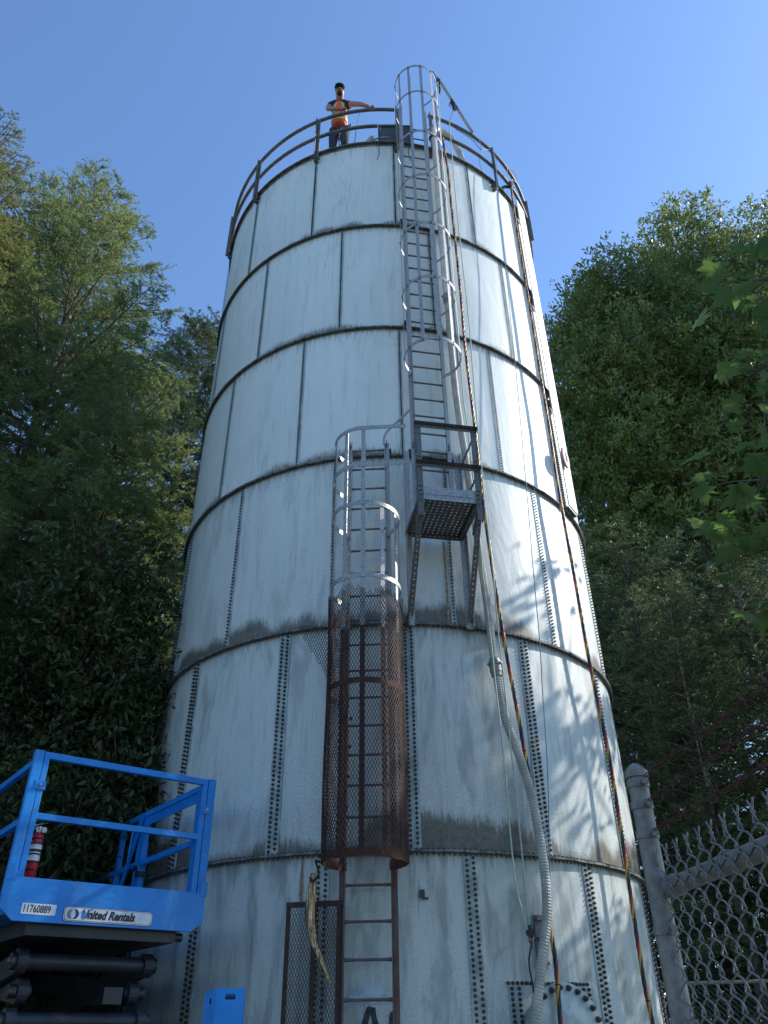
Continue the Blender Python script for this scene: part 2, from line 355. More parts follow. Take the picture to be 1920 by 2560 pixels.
# manway at the foot of the tank
fm=frame(48.6)
mw=MB()
def cylpatch(b,a0,a1,z0,z1,o0,o1,n=6):
    for i in range(n):
        x0=a0+(a1-a0)*i/n;x1=a0+(a1-a0)*(i+1)/n
        b.hexa([P(x0,z0,o0),P(x0,z0,o1),P(x1,z0,o1),P(x1,z0,o0),P(x0,z1,o0),P(x0,z1,o1),P(x1,z1,o1),P(x1,z1,o0)])

CM=27.5
cylpatch(mw,19.3,36.3,.9,1.965,.004,.014,10)
mw.cur=1; b=mw
for zz in [1.945-.042*i for i in range(12)]:
    for aa in ([19.3+.85*i for i in range(20)] if zz>1.94 else [19.9,21.2,34.4,35.7]):
        c=P(aa,zz,.014); t=R_(aa); nn=Vector((math.sin(t),-math.cos(t),0)); b.lathe(c,nn,[(0,.017),(.016,.016),(.017,.009),(.028,.008)],6)
mo=b.build('manway_plate',['lap','bolt'],tank)
t=R_(CM); nn=Vector((math.sin(t),-math.cos(t),0)); ss=Vector((math.cos(t),math.sin(t),0)); cc=P(CM,1.53,0)
b=MB(); b.lathe(cc,nn,[(.01,.34),(.13,.34),(.13,.415),(.15,.415),(.152,.34)],48); nk=b.build('manway_neck','lap',mo,smooth=35)
b=MB(); b.lathe(cc,nn,[(.160,.420),(.176,.420),(.180,.412)],48); b.build('manway_cover','lap',mo,smooth=35)
b=MB()
for i in range(24):
    a=math.pi*2*i/24+.1; c=cc+(ss*math.cos(a)+UP*math.sin(a))*.378+nn*.18; q_=MB(); q_.lathe(c,nn,[(0,.026),(.012,.026),(.013,.02),(.028,.02),(.03,.011),(.045,.010)],10); q_.build('cover_bolt','bolt',mo)
b=MB(); 
for zz in (2.47,2.30,2.10): b.cbox(P(26.0,zz,.06),ss*.09,nn*.05,UP*.03)
b.cbox(P(26.0,2.28,.03),ss*.10,nn*.02,UP*.45)
o=b.build('pipe_bracket','galvdark'); setp(o,'small grey steel bracket bolted to the tank wall above the round manway cover','bracket')
def wallpatch(name,outline,mat,off):   # irregular paint patch lying on the curved wall
    b=MB(); cx=sum(p[0] for p in outline)/len(outline); cz=sum(p[1] for p in outline)/len(outline)
    vs=[P(cx,cz,off)]+[P(a,z,off) for a,z in outline]; n=len(outline)
    b.add(vs,[(0,i+1,(i+1)%n+1) for i in range(n)]); return b.build(name,mat,tank)
random.seed(8)
def rag(pts,j=.10,n=5):
    out=[]
    for i in range(len(pts)):
        p=pts[i]; q=pts[(i+1)%len(pts)]
        for k in range(n): out.append((p[0]+(q[0]-p[0])*k/n+random.uniform(-j,j)*2,p[1]+(q[1]-p[1])*k/n+random.uniform(-j,j)*.12))
    return out
wallpatch('bare_patch',rag([(-6.6,1.80),(-.2,1.80),(-.1,1.90),(-2,1.93),(-3.2,1.91),(-5,1.935),(-6.5,1.905)],.09),'peel',.009)
wallpatch('painted_mark',rag([(-3.9,1.775),(-2.9,1.775),(-3.9,1.60),(-5.6,1.36),(-6.3,1.36)],.05),'soot',.012)
wallpatch('painted_mark',rag([(-3.5,1.775),(-2.5,1.765),(-1.9,1.62),(-.9,1.36),(-1.9,1.36)],.05),'soot',.014)
wallpatch('painted_mark',rag([(-.3,1.72),(.2,1.74),(.3,1.62),(-.2,1.58),(-.5,1.64)],.05),'soot',.012)
wallpatch('rust_run',rag([(12.75,6.55),(13.2,6.6),(13.25,6.0),(13.35,5.45),(12.75,5.46),(12.8,6.0)],.02),'browned',.009)
wallpatch('rust_run',rag([(-15.45,3.02),(-15.3,3.02),(-15.05,2.78),(-14.95,2.62),(-15.35,2.60),(-15.75,2.64),(-15.6,2.8)],.03),'browned',.008)
# ================= HANDRAIL ON TOP =================
hr=thing('handrail','dark grey two-pipe handrail curving round the tank rim behind the worker','handrail',P(-21,ZT))
def arc(a0,a1,z,off,r=.030,step=1.5):
    n=max(2,int(abs(a1-a0)/step)); return [P(a0+(a1-a0)*i/n,z,off) for i in range(n+1)]
for a0,a1,zz in ((-150,5,16.08),(16.5,150,16.08),(-150,-.6,15.52),(16.5,150,15.52)):
    b=MB(); b.tube(arc(a0,a1,zz,.064),.034,10); b.build('rail','rail',hr,smooth=50)
for a in (-123,-98,-73.2,-47.1,-21.2,5.2,16.6,42.0,67.8,93.5,119):
    b=MB(); t=R_(a); n_=Vector((math.sin(t),-math.cos(t),0)); s_=Vector((math.cos(t),math.sin(t),0))
    b.angle(P(a,14.80,.075),P(a,16.10,.075),.065,.008,s_,n_); p=b.build('post','rail',hr)
    b=MB(); b.cbox(P(a,14.90,.04),s_*.11,n_*.08,UP*.012); b.cbox(P(a,14.80,.04),s_*.06,n_*.09,UP*.05)
    for q in range(5): b.lathe(P(a,14.83+.035*q,.083)+s_*.03,n_,[(0,.010),(.015,.009)],6)
    b.build('post_foot','rail',p)
# ================= LADDERS AND CAGES =================
def strap_bar(b,f,ang,c,rho,z0,z1,w=.05,t=.006):
    a=R_(ang); cx=rho*math.sin(a); oy=c+rho*math.cos(a); n0=f(0,0,0)
    d=(f(math.sin(a),math.cos(a),0)-n0); s_=(f(math.cos(a),-math.sin(a),0)-n0)
    b.bar(f(cx,oy,z0),f(cx,oy,z1),w,t,s_)
def hoop_mb(f,c,rho,z,a0=-148,a1=148,w=.055,t=.006,n=60,straight=None):
    b=MB()
    pts=[(rho*math.sin(R_(a0+(a1-a0)*i/n)),c+rho*math.cos(R_(a0+(a1-a0)*i/n))) for i in range(n+1)]
    pin=[((rho-t)*math.sin(R_(a0+(a1-a0)*i/n)),c+(rho-t)*math.cos(R_(a0+(a1-a0)*i/n))) for i in range(n+1)]
    if straight: 
        pts+= [straight]; pin+=[(straight[0],straight[1]-t)]
    for (x,y),(xi,yi) in zip(pts,pin): b.v+=[tuple(f(x,y,z-w/2)),tuple(f(x,y,z+w/2)),tuple(f(xi,yi,z+w/2)),tuple(f(xi,yi,z-w/2))]
    for i in range(len(pts)-1):
        for j in range(4): b.f.append((i*4+j,i*4+(j+1)%4,(i+1)*4+(j+1)%4,(i+1)*4+j)); b.mi.append(0)
    return b
LO=.2; CC=.527; RHO=.385
def ladder_part(root,f,z0,z1,rungs,mat,rungmat,hw=.205,rail_w=.06):
    n0=f(0,0,0); sx=f(1,0,0)-n0; sy=f(0,1,0)-n0
    for sg in (-1,1):
        b=MB(); b.angle(f(sg*hw,LO-.03,z0),f(sg*hw,LO-.03,z1),rail_w,.008,sy,sx*sg); b.build('side_rail',mat,root)
    for z in rungs:
        b=MB(); pts=[f(x,LO,z) for x in (-hw+.002,-hw+.03,-hw+.07,hw-.07,hw-.03,hw-.002)]; b.tube(pts,[.017,.015,.0125,.0125,.015,.017],8)
        for sg in (-1,1): b.lathe(f(sg*(hw+.008),LO,z),sx*sg,[(0,.012),(.010,.011)],6)
        b.build('rung',rungmat,root,smooth=50)
def wall_bracket(root,f,z,hw,mat):
    n0=f(0,0,0); sx=f(1,0,0)-n0; sy=f(0,1,0)-n0
    for sg in (-1,1):
        b=MB(); b.cbox(f(sg*(hw+.03),.125,z+.06),sx*.008,sy*.17,UP*.10); b.cbox(f(sg*(hw+.055),.09,z+.012),sx*.06,sy*.1,UP*.01); b.build('standoff',mat,root)
f2=frame(10.5)
ul=thing('upper_ladder','galvanised caged ladder running up from the perforated landing past the tank rim','ladder',f2(0,LO,7.0))
zr=1.817; rungs=[zr+.2985*i for i in range(60)]
ladder_part(ul,f2,6.95,15.95,[z for z in rungs if 7.0<z<15.3],'galv','galvdark')
for z in (Z5+4*H,Z5+3*H,Z5+2*H): wall_bracket(ul,f2,z,.205,'galvdark')
uh=[16.10,15.24,14.0,12.78,11.57,10.36,9.14]
for z in uh:
    hb=hoop_mb(f2,CC,RHO,z); h=hb.build('cage_hoop','galv',ul,smooth=35)
    b=MB()
    n0=f2(0,0,0)
    for a in (-99,-66,-33,0,33,66,99):
        d=f2(math.sin(R_(a)),math.cos(R_(a)),0)-n0
        for dz in (.016,-.016): b.lathe(f2(RHO*math.sin(R_(a)),CC+RHO*math.cos(R_(a)),z+dz),d,[(0,.009),(.009,.008)],6)
    b.build('hoop_bolt','bolt',h)
for a in (-99,-66,-33,0,33,66,99):
    b=MB(); strap_bar(b,f2,a,CC,RHO-.010,(9.11 if a not in (-33,0,33) else 9.11),16.12); b.build('cage_strap','galv',ul)
# straps that run on down to the landing guard
for a,z0 in ((-33,7.75),(33,7.70)):
    pass
b=MB(); b.tube([P(23.8,ZT-.2+1.2-.2,.06),P(23.8,ZT-.1,.10)],.012,6)
# lower ladder
f1=frame(-3.35)
ll=thing('lower_ladder','rusty lower caged ladder wrapped in torn brown expanded metal mesh, left of the landing','ladder',f1(0,LO,.3))
ladder_part(ll,f1,5.30,7.92,[z for z in rungs if 5.30<z<7.9],'galv','galvdark')
n0=f1(0,0,0); SX=f1(1,0,0)-n0; SY=f1(0,1,0)-n0
ladder_part(ll,f1,.3,5.29,[z for z in rungs if .4<z<5.30]+[zr-.2985*i for i in range(1,5)],'rustgrey','rustgrey',.212)
for z in (Z5+2*H,Z5+H): wall_bracket(ll,f1,z,.205,'galvdark')
for z in (6.50,5.58):
    hoop_mb(f1,CC,RHO,z).build('cage_hoop','galv',ll,smooth=35)
for z in (7.575,7.03):
    hb=hoop_mb(f1,CC,RHO,z,-148,0,straight=(.50,CC+RHO-.0)); hb.build('cage_hoop','galv',ll,smooth=35)
for a in (-99,-66,-33,0):
    b=MB(); strap_bar(b,f1,a,CC,RHO-.010,5.0,7.59); b.build('cage_strap','galv',ll)
for a in (33,66,99):
    b=MB(); strap_bar(b,f1,a,CC,RHO-.010,5.0,6.51); b.build('cage_strap','galv',ll)
for z in (4.42,2.87):
    hoop_mb(f1,CC,RHO,z,w=.075 if z<3 else .06).build('cage_hoop','rust',ll,smooth=35)
for a in (-99,-66,-33,0,33,66,99):
    b=MB(); strap_bar(b,f1,a,CC,RHO-.010,2.87,4.99); b.build('cage_strap','rustdark',ll)
def diamond(b,fun,nu,nv,w,du,dv):
    # expanded metal: strands between staggered nodes; fun(u,v)->(point,normal)
    for j in range(nv):
        for i in range(nu+1):
            for sg in (-1,1):
                u0=i if j%2==0 else i+.5; u1=u0+sg*.5
                if u1<0 or u0>nu or u1>nu: continue
                (p,n_),(q,n2)=fun(u0*du,j*dv),fun(u1*du,(j+1)*dv)
                if p is None or q is None: continue
                d=(q-p).normalized(); s_=d.cross(n_).normalized()*w*.5; k=n_*w*.45
                b.add([p-s_-k,p+s_-k,p+s_+k,p-s_+k,q-s_-k,q+s_-k,q+s_+k,q-s_+k],[(0,1,5,4),(1,2,6,5),(2,3,7,6),(3,0,4,7)])
rm=RHO+.012; A0=-150; tot=R_(300)*rm; nu=66; random.seed(3)
tops=[5.42+.05*math.sin(i*.5)+(.04 if i%2 else 0) for i in range(nu+2)]
def fcage(u,v):
    a=R_(A0)+u/rm; z=2.84+v
    if z>tops[max(0,min(nu,int(u/tot*nu)))]: return None,None
    w_=.006*math.sin(z*3+a*2)
    return f1((rm+w_)*math.sin(a),CC+(rm+w_)*math.cos(a),z), f1(math.sin(a),math.cos(a),0)-n0
b=MB(); diamond(b,fcage,nu,84,.0046,tot/nu,.0315); b.build('mesh_cladding','rustdark',ll)
# torn flap of the cladding bent out to the left
fp=f1(-RHO-.01,CC-.02,5.22); fd=(f1(-.9,.25,0)-n0).normalized(); fz=UP
def fflap(u,v):
    if u>.30 or v<.0: return None,None
    top=.0-u*.05; 
    if v>.60-.1*u: return None,None
    if v<u*1.55-.0 : return None,None
    return fp+fd*u+UP*(v-.62)+SY*(.10*u*u*4), SY
b=MB(); diamond(b,fflap,14,20,.005,.026,.030); b.build('torn_flap','rustdark',ll)
b=MB(); 
for i in range(5): b.lathe(f1(-.19+.012*i,CC+.0,3.05+.28*i)-SY*.0,SY,[(0,.02),(.01,.018)],8)
b.build('wing_bolt','rust',ll)
# curved handhold from the lower ladder to the landing
b=MB(); b.tube(crom([f1(.205,LO+.02,7.86),f1(.21,LO+.03,7.98),f1(.27,LO+.05,8.08),f1(.42,LO+.1,8.20),f1(.56,LO+.15,8.32)],.04),.016,8); b.build('grab_bar','galv',ll,smooth=50)
# ================= LANDING =================
f3=frame(10.3); n3=f3(0,0,0); PX=f3(1,0,0)-n3; PY=f3(0,1,0)-n3
pl=thing('landing','perforated galvanised step-off landing with guard rails and braces at mid height','platform',f3(0,.15,6.58))
def perf(b,o,ax,ay,nx,ny,t=.003,hr_=.2):
    o=Vector(o); nz=ax.cross(ay).normalized()*t; cx=ax/nx; cy=ay/ny
    for i in range(nx):
        for j in range(ny):
            c=o+cx*(i+.5)+cy*(j+.5); outer=[(-.5,-.5),(0,-.5),(.5,-.5),(.5,0),(.5,.5),(0,.5),(-.5,.5),(-.5,0)]; k=hr_
            inner=[(-.7*k,-.7*k),(0,-k),(.7*k,-.7*k),(k,0),(.7*k,.7*k),(0,k),(-.7*k,.7*k),(-k,0)]
            rad=min(cx.length,cy.length); ux=cx.normalized()*rad; uy=cy.normalized()*rad
            V0=[c+cx*x+cy*y for x,y in outer]; V1=[c+ux*x+uy*y for x,y in inner]
            vs=V0+V1+[v+nz for v in V0]+[v+nz for v in V1]
            fs=[]
            for q in range(8):
                r_=(q+1)%8; fs+=[(q,8+q,8+r_,r_),(16+q,16+r_,24+r_,24+q),(8+q,24+q,24+r_,8+r_)]
            b.add(vs,fs)
zf=6.57; W2=.355
b=MB(); perf(b,f3(-W2,.15,zf),PX*2*W2,PY*.76,12,13,.003,.16); b.build('deck','galvdark',pl)
b=MB()
perf(b,f3(-W2,.915,zf-.04),PX*2*W2,UP*.07,13,1,.004,.11); perf(b,f3(-W2,.925,zf+.03),PX*2*W2,UP*.10,13,2,.004,.10); b.build('toe_board','galv',pl)
for sg in (-1,1):
    b=MB(); x=sg*W2; perf(b,f3(x,.15,zf-.05),PY*.76,UP*.06,13,1,.004,.12); perf(b,f3(x-sg*.06,.15,zf-.052),PX*.06*sg,PY*.76,1,13,.004,.12); b.build('side_angle','galvdark',pl)
b=MB(); perf(b,f3(-W2,.155,zf-.07),PX*2*W2,UP*.07,13,1,.004,.12); b.build('rear_angle','galvdark',pl)
for sg in (-1,1):
    b=MB(); x=sg*(W2+.01); z0,z1=6.30,7.62; w=.062
    perf(b,f3(x-sg*w/2-w/2,.935,z0),PX*w,UP*(z1-z0),1,26,.004,.09); perf(b,f3(x,.935,z0),PY*-.06,UP*(z1-z0),1,26,.004,.09)
    if sg<0: pass
    for zz in (6.52,6.58,6.64,6.70,7.06,7.12): b.lathe(f3(x-sg*.03,.94,zz),PY,[(0,.016),(.012,.015)],8)
    b.build('guard_post','galvdark',pl)
    b=MB(); a_=f3(sg*(W2-.02),.86,6.36); c_=f3(sg*(W2-.015),.22,5.42)
    d=(c_-a_); perf(b,a_-PX*.03,PX*.06,d,1,18,.004,.16); b.box(a_+PX*.03*sg,d,PX*.004,PY*-.05); b.build('knee_brace','galvdark',pl)
    b=MB(); a_=f3(sg*(W2-.01),.90,zf-.06); c_=f3(sg*(W2-.01),.40,5.98) 
    b.bar(a_,f3(sg*(W2-.01),.62,6.30),.05,.005,PX); b.build('gusset','galvdark',pl)
    b=MB(); x=sg*(W2+.03) if sg>0 else -W2+.0
    b.angle(f3(x,.16,5.34),f3(x,.16,7.80),.075,.007,PX*-sg,PY); 
    for zz in (7.74,7.68,5.62,5.44): b.lathe(f3(x-sg*.03,.167,zz),PY,[(0,.010),(.008,.009)],6)
    b.build('wall_channel','galv',pl)
    b=MB(); b.cbox(f3(x,.09,5.42),PX*.03,PY*.14,UP*.09); b.build('channel_foot','galvdark',pl)
for z in (7.60,7.02):
    b=MB(); perf(b,f3(-W2-.03,.945,z-.055),PX*(2*W2+.06),UP*.055,15,1,.004,.10); perf(b,f3(-W2-.03,.945,z),PX*(2*W2+.06),PY*.055,15,1,.004,.10); b.build('guard_rail','galvdark',pl)
    b=MB(); perf(b,f3(W2+.02,.16,z-.055),PY*.86,UP*.055,15,1,.004,.10); b.build('side_guard_rail','galvdark',pl)
# ================= HOSES, CABLES, ROPES =================
def tz(pts,off): return [P(a,z,o if o is not None else off) for a,z,o in [(q+(None,))[:3] for q in pts]]
hp=[(17.4,15.30,.10),(17.5,14.262),(17.3,13.324),(17.3,12.259),(17.3,11.28),(17.35,10.92)]
hs=thing('suction_hose','long off-white ribbed hose hanging down the tank right of the ladders','hose',P(20.65,1.6,.16))
b=MB(); top=[P(17.4,15.28,.10)]
b.tube(crom([P(17.4,15.36,.10),P(17.5,14.9,.12)]+tz(hp[1:],.14),.15),.052,14); b.build('upper_pipe','pipe',hs,smooth=60)
b=MB(); b.tube(crom([P(17.4,15.30,.10),P(18.2,15.62,.06),P(21.5,15.86,-.02),P(26,15.82,-.06),P(29.5,15.5,-.09),P(31.0,15.05,-.10)],.05),.058,14); b.build('top_bend','pipe',hs,smooth=60)
b=MB(); b.lathe(P(17.4,15.26,.10),UP,[(0,.056),(.0,.075),(.03,.078),(.05,.062)],16); b.build('top_clamp','black',hs)
low=[(17.3,10.75),(17.3,9.964),(17.46,9.102),(17.93,8.381),(18.66,7.78),(19.39,6.912),(20.15,6.178),(20.67,5.55),(21.03,4.942),(22.04,4.383),(24.29,3.93,.17),(25.65,3.535,.19),(25.88,3.154,.22),(25.7,2.792,.25),(24.76,2.446,.28),(22.93,2.119,.30),(20.65,1.633,.30),(19.5,1.2,.3),(19,.3,.32)]
pts=crom(tz(low,.16),.014); b=MB(); b.tube(pts,[.048 if (i//1)%2 else .0435 for i in range(len(pts))],14); b.build('ribbed_section','hose',hs)
for a,z,o,r in ((17.35,10.86,.15,.062),(21.05,4.92,.16,.068)):
    b=MB(); d=(P(17.3,10,.15)-P(17.4,11,.15)).normalized() if z>8 else (P(21.6,4.6,.16)-P(20.7,5.3,.16)).normalized()
    b.lathe(P(a,z,o)-d*.10,d,[(0,r*.86),(.02,r*.9),(.022,r),(.05,r*1.12),(.07,r*1.12),(.075,r),(.15,r),(.152,r*.9),(.2,r*.88)],16)
    for k in range(3):
        x=d.orthogonal().normalized(); y=d.cross(x); b.lathe(P(a,z,o)-d*.04+(x*math.cos(k*2.1+.5)+y*math.sin(k*2.1+.5))*r,(x*math.cos(k*2.1+.5)+y*math.sin(k*2.1+.5)),[(0,.016),(.022,.013)],8)
    b.build('coupling','hosegrey',hs,smooth=35)
def twisted(name,label,pts,pitch=.42,hr2=.0115,sr=.0115,group=None):
    root=thing(name,label,'cable',pts[-1],group); cp=crom(pts,.03)
    L=[0]
    for i in range(1,len(cp)): L.append(L[-1]+(cp[i]-cp[i-1]).length)
    for k,mt in enumerate(['yellow','red','navy','navy']):
        q=[]
        for i,p in enumerate(cp):
            d=(cp[min(i+1,len(cp)-1)]-cp[max(i-1,0)]).normalized(); x=Vector((1,0,0)); x=(x-d*x.dot(d)).normalized(); y=d.cross(x); a=2*math.pi*(L[i]/pitch)+k*math.pi/2
            q.append(p+(x*math.cos(a)+y*math.sin(a))*hr2)
        b=MB(); b.tube(q,sr*(1.08 if k==0 else 1),7); b.build('strand',mt,root,smooth=True)
    b=MB(); 
    for i in range(6,len(cp)-4,23):
        d=(cp[i+1]-cp[i]).normalized(); b.lathe(cp[i],d,[(-.006,.024),(.006,.024)],10)
    b.build('cable_tie','black',root)
    return root
cab1=[(20.9,15.42,.10),(21.3,14.3),(21.3,13.462),(21.49,12.183),(21.54,11.029),(21.36,9.899),(21.86,8.459),(22.1,7.266),(22.79,6.219),(23.78,5.289),(24.96,4.545),(25.99,3.947,.13),(26.9,3.2,.15),(26.62,2.588),(26.16,2.124,.22),(25.57,1.632,.24),(25.2,.9,.26)]
twisted('power_cable','twisted yellow, red and black cable hanging beside the ribbed hose','%s'and tz(cab1,.14),group='twisted cables down the tank')
cab2=[(50.5,15.30,.16),(48.8,14.944),(47.9,13.671),(47.9,12.383),(47.84,11.205),(47.5,10.099),(47.5,9.137),(47.0,8.214),(47.1,7.401),(47.6,6.551),(47.9,5.419),(48.91,4.728),(49.6,4.172),(49.27,3.385),(48.57,2.524),(48.3,1.96),(48.88,1.63),(49,.8)]
twisted('power_cable','twisted yellow, red and black cable hanging down over the white gauge board at far right',tz(cab2,.17),group='twisted cables down the tank')
def rope(name,label,pts,r,mat,cat='rope',n=6,step=.08,strands=False):
    b=MB(); cp=crom(pts,step)
    b.tube(cp,r,n); o=b.build(name,mat,None,smooth=True); return setp(o,label,cat)
A_=[(22.94,15.9),(22.61,14.604),(22.44,13.415),(22.41,12.338),(22.51,11.358),(22.6,10.457),(22.34,9.621),(22.11,8.849),(22.0,8.136),(21.89,7.101),(22.08,6.628),(22.23,6.109),(22.03,5.28),(22.2,4.669),(22.21,4.114),(22.28,3.785),(22.31,3.341),(22.29,2.727),(22.34,2.35)]
rope('pulley_rope','pale green rope hanging from the shackle knot on the slanting pole down to the pulley',tz(A_,.2),.0085,'rope')
B_=[(18.9,16.9,.33),(19.17,15.702),(18.7,14.157),(18.45,12.583),(18.4,11.202),(18.69,9.821),(18.6,8.743),(19.0,8.186),(19.43,6.413),(19.41,6.045),(19.78,5.301),(19.92,4.647),(20.05,4.305),(20.15,3.713),(20.01,3.162),(20.15,2.715),(21.4,2.35)]
rope('return_rope','pale green rope hanging left of the ribbed hose from the tip of the pole',tz(B_,.25),.0085,'rope')
C_=[(41.9,16.05,.10),(41.77,15.573),(39.78,14.446),(38.55,12.483),(37.09,10.747),(36.47,9.898),(34.51,7.895),(33.92,7.242),(32.87,6.268),(32.06,5.365),(31.12,4.76),(29.84,3.848),(28.14,3.102),(27.42,2.745),(26.53,2.448),(25.53,2.216),(23.93,1.962),(23.34,1.87)]
rope('thin_line','thin blue line running down the sunlit side of the tank between the two cables',tz(C_,.18),.0055,'blueline','cord')
rope('black_cord','black cord knotted below the small pulley at the bottom',[P(21.8,2.29,.3),P(20.64,2.106,.3),P(20.83,1.954,.3),P(20.97,1.805,.3),P(21.09,1.631,.3),P(21.3,1.1,.3)],.008,'black','cord')
b=MB(); d=P(21.9,2.33,.24); b.lathe(d-Vector((0,.012,0)),(0,1,0),[(0,.02),(0,.038),(.008,.03),(.016,.03),(.024,.038),(.024,.02)],14); b.cbox(d+UP*.01,(.03,0,0),(0,.034,0),(0,0,.10)); 
b.tube([d+Vector((.016*math.cos(a),0,-.06+.022*math.sin(a))) for a in [i*math.pi/5 for i in range(11)]],.005,5)
b.tube([d+Vector((.0,.016*math.cos(a),-.10+.03*math.sin(a))) for a in [i*math.pi/5 for i in range(11)]],.006,5)
setp(b.build('pulley_block','black'),'small dark pulley block with shackle where two pale ropes meet','pulley')
# davit pole lashed to the rail
dv=thing('davit_pole','slanting galvanised pole on the right handrail with dark pulley blocks','davit',P(32.6,16.1,.10))
da=P(32.9,16.05,.10); db=P(19.6,17.30,.20); b=MB(); dd=(db-da).normalized(); b.angle(da,db,.06,.006,UP,Vector((0,-1,0))); b.build('pole','galv',dv)
b=MB(); b.bar(db-dd*.02,db+dd*.16+UP*.03,.05,.02,UP); b.build('pole_tip','black',dv)
def block(b,c,s=1.0):
    for k,(dx,dz,r) in enumerate([(0,0,.035),(.01,-.07,.028),(-.005,-.13,.03),(0,-.19,.022)]): b.lathe(Vector(c)+Vector((dx,-.015*s,dz))*s,(0,1,0),[(0,r*s),(.03*s,r*s)],10)
b=MB(); block(b,db+Vector((.03,-.03,-.16)),1.3); block(b,db+Vector((.035,-.03,-.42)),.9); b.build('pulley_stack','black',dv)
km=da.lerp(db,.52); b=MB()
for k in range(7): b.tube([km+dd*(-.09+.03*k)+(UP*math.cos(a)*.05+Vector((0,-1,0))*math.sin(a)*.05) for a in [i*math.pi/6 for i in range(12)]],.009,5,closed=True)
block(b,km+Vector((.0,-.05,-.08)),1.0); b.tube(crom([km+Vector((-.05,-.05,0)),km+Vector((-.09,-.08,-.10)),km+Vector((-.07,-.08,-.24))],.03),.008,5); b.build('lashing','black',dv)
b=MB(); b.tube([P(22.94,15.86,.2)+Vector((0,.0,.0)),km+Vector((.0,-.05,-.24))],.008,5); b.build('shackle_chain','black',dv)
# loose wires on the top rail
rope('loose_wire','thin black wire drooping from the rim left of the ladder',[P(0.2,15.45,.08),P(.0,15.15,.09),P(-.25,14.85,.09),P(-.3,14.55,.09),P(-.9,14.40,.10)],.007,'black','wire')
rope('short_wire','short dark wire hanging in the ladder opening at the rim',[P(9.6,15.5,.02),P(9.4,15.1,.06),P(9.0,14.7,.08),P(9.3,14.52,.08),P(9.9,14.45,.08)],.007,'black','wire')
rope('hooked_wire','kinked black wire tied to the middle rail beside the worker',[P(-12.0,15.56,.09),P(-13.4,15.42,.05),P(-13.6,15.2,.0),P(-12.6,15.14,-.02),P(-12.3,15.05,-.03)],.009,'black','wire')
rope('rail_wire','grey wire looped along the upper rail right of the pole',[P(26.5,15.98,.07),P(31,15.9,.09),P(34,15.82,.10),P(36,15.7,.1),P(39,15.86,.1),P(41.5,15.98,.1)],.006,'navy','wire')
rope('drop_wire','pale wire dropping from the upper rail to the tank rim left of the right post',[P(36.2,16.04,.10),P(36.3,15.75,.10),P(36.0,15.4,.04),P(37.5,15.15,0),P(38.2,15.06,-.03)],.006,'blueline','wire')
rope('pull_cord','thin cord slanting from the worker\'s hand down to the roof',[P(-6.5,16.06,.03),P(-7.6,15.7,0),P(-8.6,15.2,-.05)],.006,'black','cord')
rope('roof_pipe','bent grey conduit lying along the roof edge in front of the dark hatch',[P(3,15.34,-.05),P(-.5,15.28,-.03),P(-3.5,15.18,-.02),P(-6.5,15.12,-.03),P(-9,15.09,-.05)],.017,'galv','conduit',8)
b=MB(); b.bar(P(-8.2,15.06,-.15),P(-2.6,15.55,-.15),.06,.03,UP); setp(b.build('white_strut','pipe'),'white strut leaning on the roof between the worker and the dark hatch','strut')
# roof hatch box and cap
hb=thing('roof_hatch','dark grey box hatch standing on the tank rim behind the ladder cage','hatch',(.29,8.4,ZT))
b=MB(); b.box((-.0,8.17,ZT+.02),(.60,0,0),(0,.5,0),(0,0,.72)); b.build('hatch_box','hatch',hb)
b=MB(); b.box((-.02,8.15,ZT+.745),(.34,0,0),(0,.54,0),(0,0,.06)); b.box((.36,8.15,ZT+.735),(.26,0,0),(0,.54,0),(0,0,.035)); b.build('hatch_lid','hatch',hb)
b=MB(); b.box((.01,8.155,ZT+.03),(.58,0,0),(0,.012,0),(0,0,.10)); b.build('hatch_flashing','flangetop',hb)
b=MB(); b.lathe((.13,8.35,ZT+.81),UP,[(0,.06),(.05,.10),(.06,.10),(.10,.06),(.12,.02)],8); setp(b.build('warning_cap','orange'),'small orange-red octagonal cap on top of the dark hatch','cap')
# ================= GAUGE BOARD =================
gf=frame(56.6); gn=gf(0,0,0); GX=gf(1,0,0)-gn; GY=gf(0,1,0)-gn
gb=thing('gauge_board','tall white level gauge board on the sunlit right side of the tank','gauge',gf(0,.1,7.5))
b=MB()
for i in range(5): b.box(gf(-.17,.10,7.88+1.45*i),GX*.33,GY*.018,UP*1.442)
b.build('board','board',gb)
for zz in (7.86,9.9,12.3,14.8):
    b=MB(); b.angle(gf(-.17,.02,zz),gf(.17,.02,zz),.075,.006,GY,UP); b.build('board_bracket','rail',gb)
b=MB()
for i in range(58): b.cbox(gf(.10,.1195,8.0+.12*i),GX*(.06 if i%4 else .10),GY*.002,UP*.008)
b.build('gauge_marks','galvdark',gb)
tg=MB(); c0=gf(-.15,.155,8.72); n=28
ring=lambda rx,rz,o:[c0+GX*rx*math.cos(2*math.pi*i/n)+UP*rz*math.sin(2*math.pi*i/n)+GY*o for i in range(n)]
vs=ring(.12,.185,0)+ring(.04,.09,0)+ring(.12,.185,.03)+ring(.04,.09,.03); fs=[]
for i in range(n):
    j=(i+1)%n; fs+=[(i,n+i,n+j,j),(2*n+i,2*n+j,3*n+j,3*n+i),(i,j,2*n+j,2*n+i),(n+i,3*n+i,3*n+j,n+j)]
tg.add(vs,fs); tgo=tg.build('gauge_target','pink'); setp(tgo,'faded pink oval pointer disc with a dark slot on the white gauge board','gauge pointer')
b=MB(); b.cbox(c0+GY*.012,GX*.02,GY*.02,UP*.20); b.cbox(c0+UP*.0-GY*.006,GX*.10,GY*.008,UP*.2); b.build('pointer_bar','black',tgo)
b=MB(); 
